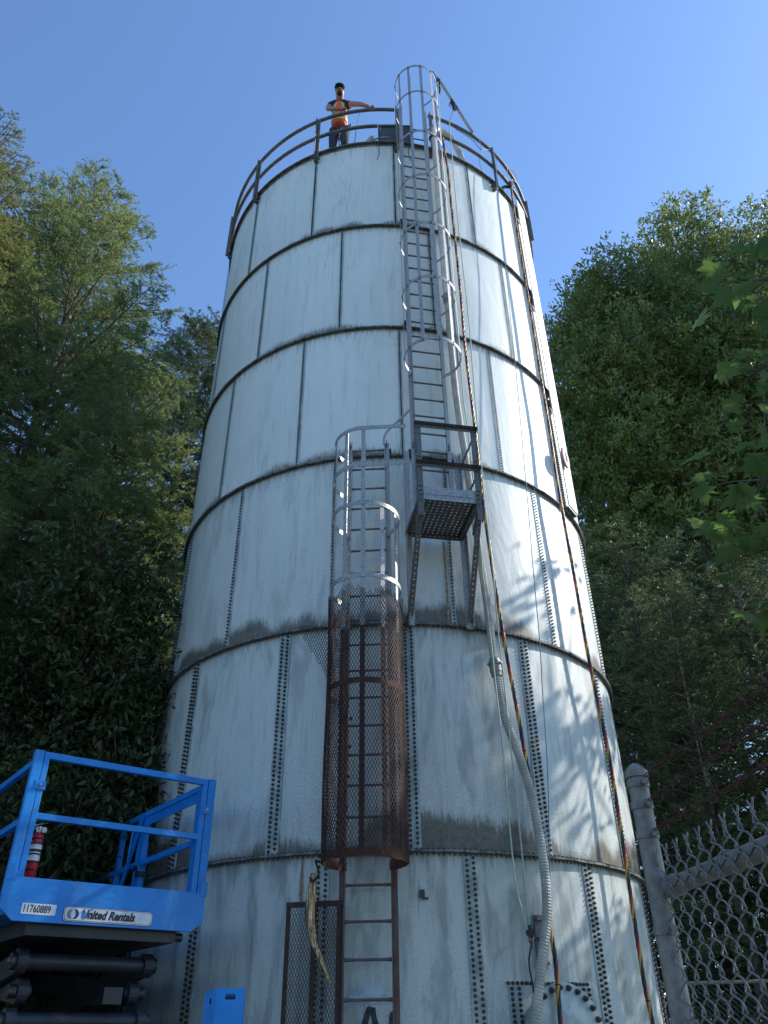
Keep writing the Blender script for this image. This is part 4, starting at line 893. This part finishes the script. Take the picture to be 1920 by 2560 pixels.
# ================= TREES =================
def tubes_np(paths,radii,n):   # many short tubes -> MB
    b=MB()
    for p,r in zip(paths,radii): b.tube(p,r,n,cap=False)
    return b
def blades(P0,D,N,L,W,bend=0.0):   # diamonds: base, direction, normal, length, width
    D=D/np.linalg.norm(D,axis=1,keepdims=True); S=np.cross(D,N); S/=np.maximum(np.linalg.norm(S,axis=1,keepdims=True),1e-6)
    L=L[:,None]; W=W[:,None]; a=P0; m_=P0+D*L*.5; t=P0+D*L
    if bend: t=t-np.array([0,0,1])*L*bend; 
    V=np.stack([a,m_+S*W*.5,t,m_-S*W*.5],1).reshape(-1,3); return V,np.arange(len(V)).reshape(-1,4)
def conifer(name,label,pos,h,rad,seed,mat='needle',bark='bark',z0=.12,dens=1.0,group=None,bl=1.0,power=.75,lean=(0,0),wh=.36,nl=16,gap=.0,droop=.35,maxrad=None):
    rg=np.random.default_rng(seed); pos=Vector(pos); root=thing(name,label,'tree',pos,group)
    tr=[pos+Vector((lean[0]*t+.10*math.sin(t*5+seed),lean[1]*t+.10*math.cos(t*4+seed),h*t)) for t in np.linspace(0,1,16)]
    b=MB(); b.tube(tr,[max(.012*h*(1-t)**.9+.012,.015) for t in np.linspace(0,1,16)],10); b.build('trunk',bark,root,smooth=True)
    def tp_(t):
        x=t*15; i=min(int(x),14); return tr[i].lerp(tr[i+1],x-i)
    paths=[];rr=[]; Bp=[];Bd=[];Bn=[]
    z=h*z0
    while z<h*.985:
        t=z/h; nb=int(rg.integers(4,7)); ph=rg.uniform(0,6.28)
        for k in range(nb):
            if rg.random()<gap: continue
            a=ph+6.283*k/nb+rg.normal(0,.25); prof=((1-t)**power)*(min(1,(t-z0*.3)/.18)**.5 if t<.2 else 1)
            L=rad*prof*rg.uniform(.66,1.12)+.18
            c=tp_(min(t+rg.normal(0,.006),.99)); d=np.array([math.cos(a),math.sin(a)]); up0=.15+.75*t; n=7; pts=[]
            for q in range(n+1):
                s=q/n; zz=L*(up0*s-droop*(1.25-t)*1.5*s*s+ .16*s**4); pts.append(Vector((c.x+d[0]*L*s,c.y+d[1]*L*s,c.z+zz)))
            paths.append(pts); rr.append([max(.018*L*(1-q/n)**1.1,.005)+.003 for q in range(n+1)])
            A=np.array([tuple(p) for p in pts]); ns=max(5,int(L/.095*dens)); ss=np.sort(rg.uniform(.14,1,ns)); x=ss*n; i=np.minimum(x.astype(int),n-1); base=A[i]+(A[i+1]-A[i])*(x-i)[:,None]; fw=(A[i+1]-A[i]); fw/=np.linalg.norm(fw,axis=1,keepdims=True)
            sd_=rg.choice([-1,1],ns)[:,None]; side=np.stack([-fw[:,1],fw[:,0],np.zeros(ns)],1); side/=np.maximum(np.linalg.norm(side,axis=1,keepdims=True),1e-6)
            dr=fw*.75+side*sd_*rg.uniform(.5,1.1,ns)[:,None]+np.array([0,0,1])*rg.uniform(-.55,.12,ns)[:,None]; dr/=np.linalg.norm(dr,axis=1,keepdims=True)
            Lt=(.20+.34*L*(1-ss*.75)*rg.uniform(.5,1.1,ns)).clip(.12,1.0)
            # side twiglets, then needles along all of them
            g_=3; ix=np.repeat(np.arange(ns),g_); sq=rg.uniform(.25,.95,len(ix)); b2=base[ix]+dr[ix]*(Lt[ix]*sq)[:,None]+np.array([0,0,-.30])*(Lt[ix]*sq*sq)[:,None]
            d2=dr[ix]*.8+rg.normal(0,.42,(len(ix),3))*np.array([1,1,.7]); d2/=np.linalg.norm(d2,axis=1,keepdims=True); base=np.concatenate([base,b2]); dr=np.concatenate([dr,d2]); Lt=np.concatenate([Lt,(Lt[ix]*rg.uniform(.3,.55,len(ix))).clip(.08,.3)])
            m_=np.maximum((Lt*nl*4.4).astype(int),5); idx=np.repeat(np.arange(len(Lt)),m_); s2=rg.uniform(0.02,1.0,len(idx)); bp=base[idx]+dr[idx]*(Lt[idx]*s2)[:,None]+np.array([0,0,-.30])*(Lt[idx]*s2*s2)[:,None]
            rv=rg.normal(0,1,(len(idx),3)); rv-=dr[idx]*(rv*dr[idx]).sum(1,keepdims=True); rv/=np.maximum(np.linalg.norm(rv,axis=1,keepdims=True),1e-6); rv[:,2]=rv[:,2]*.55+.12
            nd=dr[idx]*.80+rv*.80; Bp.append(bp);Bd.append(nd);Bn.append(rg.normal(0,1,(len(idx),3))+np.array([0,0,1.2]))
            tw=[(Vector(base[q]),Vector(base[q]+dr[q]*Lt[q]*.8)) for q in range(0,ns,2)]
            for p0_,p1_ in tw: paths.append([p0_,p1_]); rr.append([.007,.003])
        z+=wh*(.75+.5*rg.random())*(1.15-.55*t)
    tubes_np(paths,rr,4).build('branches','twig' if bark!='barkpale' else 'bark',root)
    Pn=np.concatenate(Bp);Dn=np.concatenate(Bd);Nn=np.concatenate(Bn); k=len(Pn)
    V,Fq=blades(Pn,Dn,Nn,rg.uniform(.040,.068,k)*bl,rg.uniform(.010,.016,k)*bl); npmesh('crown',V,Fq,[mat],root); return root,k
def broadleaf(name,label,pos,h,lobes,seed,mat='madrone',bark='barkred',nro=6000,leaf=.10,lw=.36,per=8,group=None,tk=.2,ang=0,spread=.07,shell=.55,twigs=True,gapn=.0):
    rg=np.random.default_rng(seed); pos=Vector(pos); root=thing(name,label,'tree',pos,group)
    b=MB(); ctr=[pos+Vector(l[0]) for l in lobes]; fork=pos+Vector((0,0,h*.28))
    b.tube(crom([pos,pos+Vector((.1,.05,h*.14)),fork],.5),[tk*(1-.35*i/ max(1,len(crom([pos,pos+Vector((.1,.05,h*.14)),fork],.5))-1)) for i in range(len(crom([pos,pos+Vector((.1,.05,h*.14)),fork],.5)))],10); b.build('trunk',bark,root,smooth=True)
    paths=[];rr=[];P_=[];O_=[]
    vol=np.array([l[1][0]*l[1][1]*l[1][2] for l in lobes])**.72; vol/=vol.sum()
    for (c,(lb),w) in zip(ctr,lobes,vol):
        rx,ry,rz=lb[1]; mid=(fork+c)/2+Vector((rg.normal(0,.3),rg.normal(0,.3),-.2)); m1=crom([fork,mid,c],.5); paths.append(m1); rr.append([tk*.5*(1-.75*i/max(1,len(m1)-1)) for i in range(len(m1))])
        n=int(nro*w); dr=rg.normal(0,1,(n,3)); dr/=np.linalg.norm(dr,axis=1,keepdims=True); rad=shell+(1-shell)*rg.random(n)**.6
        lump=1+.24*np.sin(dr[:,0]*5+seed)*np.cos(dr[:,1]*6+seed*2)+.19*np.sin(dr[:,2]*9+dr[:,0]*7+seed)+.07*np.sin(dr[:,1]*17+dr[:,2]*13)
        p=np.array([c.x,c.y,c.z])+dr*np.array([rx,ry,rz])*(rad*lump)[:,None]
        if gapn>0:
            g_=np.sin(p[:,0]*2.1+seed)+np.sin(p[:,1]*2.3+1.3*seed)+np.sin(p[:,2]*2.7); keep=g_>-2.2+gapn*2; p=p[keep];dr=dr[keep]
        P_.append(p);O_.append(dr)
        for q in range(26):
            j=rg.integers(0,len(p)); e_=Vector(p[j]); s_=c.lerp(fork,rg.uniform(0,.35)); mm=(s_+e_)/2+Vector((0,0,-.15)); paths.append([s_,mm,e_]); rr.append([.035*tk/.2,.02*tk/.2,.006])
        if twigs:
            for q in range(0,len(p),9): e_=Vector(p[q]); ii=Vector(tuple(-dr[q]*.35)); paths.append([e_+ii+Vector((0,0,-.08)),e_]); rr.append([.010,.004])
    tubes_np(paths,rr,5).build('limbs',bark,root)
    C=np.concatenate(P_);O=np.concatenate(O_); n=len(C); idx=np.repeat(np.arange(n),per); k=len(idx)
    tip=O[idx]*.55+rg.normal(0,1,(k,3))*.85+np.array([0,0,-.15]); bp=C[idx]+rg.normal(0,spread,(k,3))
    N=rg.normal(0,.7,(k,3))+np.array([0,0,1.0]); L=rg.uniform(.7,1.25,k)*leaf
    D=tip/np.linalg.norm(tip,axis=1,keepdims=True); S=np.cross(D,N);S/=np.linalg.norm(S,axis=1,keepdims=True); U=np.cross(S,D); W=(L*lw)[:,None]*.5; L=L[:,None]
    V=np.stack([bp,bp+D*L*.35+S*W+U*L*.06,bp+D*L*.75+S*W*.8+U*L*.05,bp+D*L-U*L*.05,bp+D*L*.75-S*W*.8+U*L*.05,bp+D*L*.35-S*W+U*L*.06],1).reshape(-1,3)
    Fq=np.arange(k*6).reshape(-1,6); F2=np.concatenate([Fq[:,[0,1,2,3]],Fq[:,[0,3,4,5]]]); npmesh('crown',V,F2,[mat],root); return root,k
def gp(az,D): p=az_pt(az,0,D); p.z=0; return p
CNT=[]
# left group
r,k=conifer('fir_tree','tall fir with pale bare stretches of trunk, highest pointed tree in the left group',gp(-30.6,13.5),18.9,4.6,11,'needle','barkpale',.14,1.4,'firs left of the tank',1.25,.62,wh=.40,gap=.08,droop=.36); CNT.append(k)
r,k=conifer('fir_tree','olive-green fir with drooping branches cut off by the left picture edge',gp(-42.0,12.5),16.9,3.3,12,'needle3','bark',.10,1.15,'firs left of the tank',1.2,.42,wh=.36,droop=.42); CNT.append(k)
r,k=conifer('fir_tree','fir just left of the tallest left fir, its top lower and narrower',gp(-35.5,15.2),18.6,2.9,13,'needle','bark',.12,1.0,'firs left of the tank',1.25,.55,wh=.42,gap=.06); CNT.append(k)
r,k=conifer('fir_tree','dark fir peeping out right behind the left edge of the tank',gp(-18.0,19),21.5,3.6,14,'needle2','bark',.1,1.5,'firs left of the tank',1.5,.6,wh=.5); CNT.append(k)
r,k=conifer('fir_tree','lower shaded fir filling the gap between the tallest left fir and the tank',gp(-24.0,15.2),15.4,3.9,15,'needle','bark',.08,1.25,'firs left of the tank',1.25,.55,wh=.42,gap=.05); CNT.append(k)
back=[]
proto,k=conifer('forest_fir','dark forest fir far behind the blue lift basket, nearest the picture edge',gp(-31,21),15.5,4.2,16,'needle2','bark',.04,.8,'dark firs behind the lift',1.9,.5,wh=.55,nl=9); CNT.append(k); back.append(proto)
def copytree(src,loc,rz,sc,label,group,zs=1):
    c=src.copy(); COL.objects.link(c); c.location=loc; c.rotation_euler=(0,0,rz); c.scale=(sc,sc,sc*zs); c['label']=label; c['group']=group
    for ch in list(src.children): d=ch.copy(); COL.objects.link(d); d.parent=c; d.matrix_parent_inverse=ch.matrix_parent_inverse.copy()
    return c
gl='dark firs behind the lift'; gr='dark firs behind the fence'
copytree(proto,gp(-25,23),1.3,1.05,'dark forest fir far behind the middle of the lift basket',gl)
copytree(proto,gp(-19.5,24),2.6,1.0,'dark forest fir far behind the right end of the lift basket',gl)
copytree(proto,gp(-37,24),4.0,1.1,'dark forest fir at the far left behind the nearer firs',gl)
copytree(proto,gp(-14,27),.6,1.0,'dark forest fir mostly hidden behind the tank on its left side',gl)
for i,(a,D,sc,lb) in enumerate([(19.5,20,.86,'dark forest fir just right of the tank above the terminal post'),(24.5,24,.95,'dark forest fir behind the middle of the chain link mesh'),(29.5,21,.80,'dark forest fir near the right picture edge behind the chain link mesh'),(15.5,27,.95,'dark forest fir half hidden behind the right edge of the tank'),(35,25,1.0,'dark forest fir at the far right behind the broad-leaved trees')]):
    copytree(proto,gp(a,D),1.1*i+.4,sc,lb,gr)
for i,(a,D,sc,lb) in enumerate([(22,16.5,.62,'short dark fir showing through the chain link mesh beside the post'),(27,17.5,.66,'short dark fir behind the chain link mesh left of the picture edge'),(32,16.5,.60,'short dark fir behind the chain link mesh at the picture edge'),(18.5,22,.8,'dark fir hugging the right edge of the tank')]):
    copytree(proto,gp(a,D),2.1*i+.9,sc,lb,gr)
for i,(a,D,sc) in enumerate([(150,20,.9),(178,22,1.0),(-150,20,.9),(-118,18,.9),(-92,18,1.0),(120,19,.9)]):  # unseen firs, added to hold sky light off the lower tank
    copytree(proto,gp(a,D),1.7*i,sc,['unseen fir added as shade behind the viewpoint on its right','unseen fir added as shade straight behind the viewpoint','unseen fir added as shade behind the viewpoint on its left','unseen fir added as shade far left of the viewpoint','unseen fir added as shade level with the viewpoint, farthest to its left','unseen fir added as shade well to the right of the viewpoint'][i],'added shade firs around the viewpoint')
# shaded broadleaf tree left of the tank, low
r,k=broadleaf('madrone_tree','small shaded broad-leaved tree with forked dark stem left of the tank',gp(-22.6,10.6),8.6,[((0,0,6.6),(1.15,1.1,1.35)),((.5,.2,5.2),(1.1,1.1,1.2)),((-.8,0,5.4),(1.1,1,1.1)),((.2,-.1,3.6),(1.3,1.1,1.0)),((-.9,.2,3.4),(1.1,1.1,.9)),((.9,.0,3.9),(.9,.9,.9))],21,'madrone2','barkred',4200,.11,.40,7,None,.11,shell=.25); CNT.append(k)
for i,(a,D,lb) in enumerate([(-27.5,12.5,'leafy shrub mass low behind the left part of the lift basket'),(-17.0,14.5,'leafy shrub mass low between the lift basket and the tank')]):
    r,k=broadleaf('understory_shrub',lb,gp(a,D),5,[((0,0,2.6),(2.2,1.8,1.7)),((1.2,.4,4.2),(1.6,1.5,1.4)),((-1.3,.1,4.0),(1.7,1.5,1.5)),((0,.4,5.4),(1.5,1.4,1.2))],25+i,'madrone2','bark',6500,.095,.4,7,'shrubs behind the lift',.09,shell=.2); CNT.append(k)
# right group, well back so that the sun still reaches the tank and the firs
def LB(az,k_,D,base,r_):
    q=1.45; p=az_pt(az,k_,D*q); return ((p.x-base.x,p.y-base.y,p.z),tuple(v*q for v in r_))
B0=gp(29.5,31)
r,k=broadleaf('madrone_tree','tallest glossy-leaved tree on the right with a domed top against the sky',B0,36,[LB(30.9,1.12,21,B0,(1.5,1.6,1.7)),LB(29.0,.99,20.5,B0,(1.7,1.8,1.9)),LB(33.8,.95,21,B0,(2.1,2.0,2.0)),LB(30.5,.87,20,B0,(2.5,2.2,2.3)),LB(27.0,.86,20.5,B0,(2.0,2.0,2.0)),LB(32.5,.76,20,B0,(2.6,2.2,2.4)),LB(28.5,.72,20,B0,(2.6,2.2,2.4)),LB(31,.58,20,B0,(2.8,2.3,2.2)),LB(27.0,.52,20.5,B0,(2.5,2.3,2.0)),LB(31,.42,19,B0,(2.6,2.0,1.6)),LB(26,.38,19,B0,(2.2,2.0,1.4))],31,'madrone','barkred',17000,.23,.36,7,'broad-leaved trees on the right',.30,shell=.5,spread=.10); CNT.append(k)
B1=gp(20.5,29)
r,k=broadleaf('madrone_tree','glossy-leaved tree with rounded shoulder just right of the tank',B1,33,[LB(24.2,1.07,19,B1,(1.3,1.4,1.5)),LB(22.3,1.03,19,B1,(1.3,1.4,1.5)),LB(26.0,1.0,19,B1,(1.1,1.3,1.3)),LB(20.2,.97,19,B1,(1.4,1.5,1.5)),LB(17.9,.90,19,B1,(1.3,1.5,1.6)),LB(24.5,.88,18.5,B1,(1.9,1.8,2.0)),LB(20.8,.83,18.5,B1,(2.0,1.9,2.0)),LB(17.5,.76,19,B1,(1.6,1.7,1.8)),LB(23.5,.70,18.5,B1,(2.2,1.9,2.0)),LB(19.5,.66,18.5,B1,(2.2,1.9,2.0)),LB(22,.54,18.5,B1,(2.2,1.9,1.8)),LB(18,.50,19,B1,(1.8,1.8,1.6)),LB(20.5,.40,18,B1,(2.0,1.8,1.4)),LB(18,.28,17,B1,(1.7,1.6,1.3))],32,'madrone','barkred',16000,.22,.36,7,'broad-leaved trees on the right',.28,shell=.5,gapn=.10,spread=.10); CNT.append(k)
B2=gp(38.5,34)
r,k=broadleaf('madrone_tree','glossy-leaved tree cut off by the right picture edge',B2,35,[LB(36.8,1.0,23,B2,(1.9,1.9,1.9)),LB(40,.92,23,B2,(2.2,2,2)),LB(36.6,.84,23,B2,(2.4,2.1,2.2)),LB(36,.70,22.5,B2,(2.6,2.2,2.3)),LB(35,.56,22,B2,(2.6,2.2,2.2))],33,'madrone','barkred',9000,.23,.36,7,'broad-leaved trees on the right',.3,shell=.5,spread=.10); CNT.append(k)
# maples: one hanging into the picture, one standing farther right beside the tank
def maple_leaf_np(C,rg,size):
    n=len(C); ang=np.array([0,.30,.42,.62,.85,1.05,1.25,1.6,1.95,2.4,3.14]); rr=np.array([1,.62,.72,.42,.90,.50,.74,.40,.52,.30,.12])
    A=np.concatenate([ang,-ang[-2:0:-1]]); Rr=np.concatenate([rr,rr[-2:0:-1]]); k=len(A)
    d=rg.normal(0,1,(n,3)); d[:,2]=d[:,2]*.25-.45; d/=np.linalg.norm(d,axis=1,keepdims=True); nn=rg.normal(0,.35,(n,3))+np.array([0,0,1]); s=np.cross(d,nn); s/=np.linalg.norm(s,axis=1,keepdims=True); u=np.cross(s,d)
    sz=size*rg.uniform(.6,1.15,n)[:,None,None]; P2=C[:,None,:]+(d[:,None,:]*(np.cos(A)*Rr)[None,:,None]+s[:,None,:]*(np.sin(A)*Rr)[None,:,None])*sz*.6+u[:,None,:]*(-.12*(np.sin(A)*Rr)**2)[None,:,None]*sz
    V=np.concatenate([C[:,None,:],P2],1).reshape(-1,3); b_=(np.arange(n)*(k+1))[:,None]; i=np.arange(k)
    F3=np.stack([np.repeat(b_,k,1),b_+1+i,b_+1+(i+1)%k],2).reshape(-1,3); return V,F3
def inframe(p,mx=.47):
    x=p[:,0];y=p[:,1];z=p[:,2]-CZ; d=y*_cp+z*_sp; return (d>0)&(np.abs(x/np.maximum(d,1e-3))<mx)
def maple(name,label,pos,h,lobes,seed,n,size,sprays=(),tk=.16,cl=False):
    rg=np.random.default_rng(seed); pos=Vector(pos); root=thing(name,label,'tree',pos)
    b=MB(); fork=pos+Vector((0,0,h*.3)); b.tube([pos,pos+Vector((.05,0,h*.15)),fork],[tk,tk*.85,tk*.7],12); b.build('trunk','bark',root,smooth=True)
    C=[];b=MB(); vol=np.array([l[1][0]*l[1][1]*l[1][2] for l in lobes])**.8; vol/=vol.sum()
    for (c,r_),w in zip(lobes,vol):
        c=pos+Vector(c); m_=int(n*w); d=rg.normal(0,1,(m_,3)); d/=np.linalg.norm(d,axis=1,keepdims=True); p=np.array(c)+d*np.array(r_)*(rg.random(m_)**.42)[:,None]
        p=p[~inframe(p,.53)]
        if cl: p=p[(np.sin(p[:,1]*2.9+p[:,0]*.35+1)+np.sin(p[:,2]*2.6-p[:,0]*1.9+.5)+.55*np.sin(p[:,1]*6+p[:,2]*5-p[:,0]*3.6))>.30+np.maximum(0,p[:,2]-9.6)*.35]
        C.append(p); b.tube(crom([fork,(fork+c)/2+Vector((0,0,-.2)),c],.4),[tk*.45*(1-.8*i/ (len(crom([fork,(fork+c)/2+Vector((0,0,-.2)),c],.4))-1)) for i in range(len(crom([fork,(fork+c)/2+Vector((0,0,-.2)),c],.4)))],7)
        for q in range(0,len(p),14): b.tube([c,(c+Vector(p[q]))/2+Vector((0,0,-.1)),Vector(p[q])],[.022,.012,.004],4)
    S_=[]
    for pts,m_,sp_ in sprays:
        cp=crom(pts,.05); b.tube(cp,[.016*(1-i/len(cp))+.003 for i in range(len(cp))],6)
        for q in range(m_):
            t=rg.random()**.8; c=cp[int(t*(len(cp)-1))]; e_=np.array(c)+rg.normal(0,sp_,3); S_.append(e_); b.tube([c,(c+Vector(e_))/2+Vector((0,0,.02)),Vector(e_)],[.004,.003,.002],4)
    b.build('limbs','bark',root); V,F3=maple_leaf_np(np.concatenate(C),rg,size); npmesh('crown',V,F3,['maple'],root)
    if S_: V,F3=maple_leaf_np(np.array(S_),rg,size*1.0); npmesh('hanging_leaves',V,F3,['maple'],root)
    return root
Mp=Vector((5.2,2.4,0)); LS=[]
def AZ(*q): return [az_pt(*x) for x in q]
spr=[(AZ((48,.85,5.0),(38,.95,4.4),(33,1.0,4.1),(31.3,.99,4.0)),44,.15),(AZ((46,.72,4.8),(36,.80,4.3),(32.5,.80,4.2)),60,.2),(AZ((44,.6,4.6),(34,.62,4.2),(30.5,.62,4.2)),55,.2),(AZ((42,.5,4.6),(31,.52,4.2),(26,.51,4.2)),50,.15),(AZ((42,.42,4.6),(31,.44,4.3),(28,.43,4.3)),44,.15),(AZ((44,.66,4.7),(35,.70,4.4),(32.0,.70,4.3)),46,.18)]
maple('maple_tree','near big-leaf maple whose bright leaves hang in from the right picture edge',Mp,9.5,[((0,.4,6.3),(2.6,2.2,1.9)),((-.7,1.0,4.8),(2.0,1.8,1.3)),((1.6,0,5),(2,2,1.8)),((.2,1.6,7.6),(2.0,1.8,1.4))],41,3600,.25,spr,.15)
SH=Vector((9.3,9.5,-.75))
maple('maple_tree','maple standing right of the tank outside the picture that dapples its lower wall',SH,13.6,[((0,1.0,10.4),(2.2,2.5,2.2)),((.6,2.6,9.2),(2.0,2.0,2.0)),((-.8,1.6,4.6),(1.6,2.0,1.6)),((-.6,.2,7.6),(2.3,2.3,1.9)),((.9,1.2,8.0),(2.2,2.2,2.0)),((-.2,-1.2,8.4),(2.1,1.6,2.1)),((0,1.4,5.6),(2.6,2.4,1.6)),((.2,-1.4,5.8),(2.4,2.0,1.6)),((0,.4,3.8),(2.6,2.6,1.3))],42,17000,.22,(),.22,True)
print('LEAVES',CNT,len(bpy.data.objects))
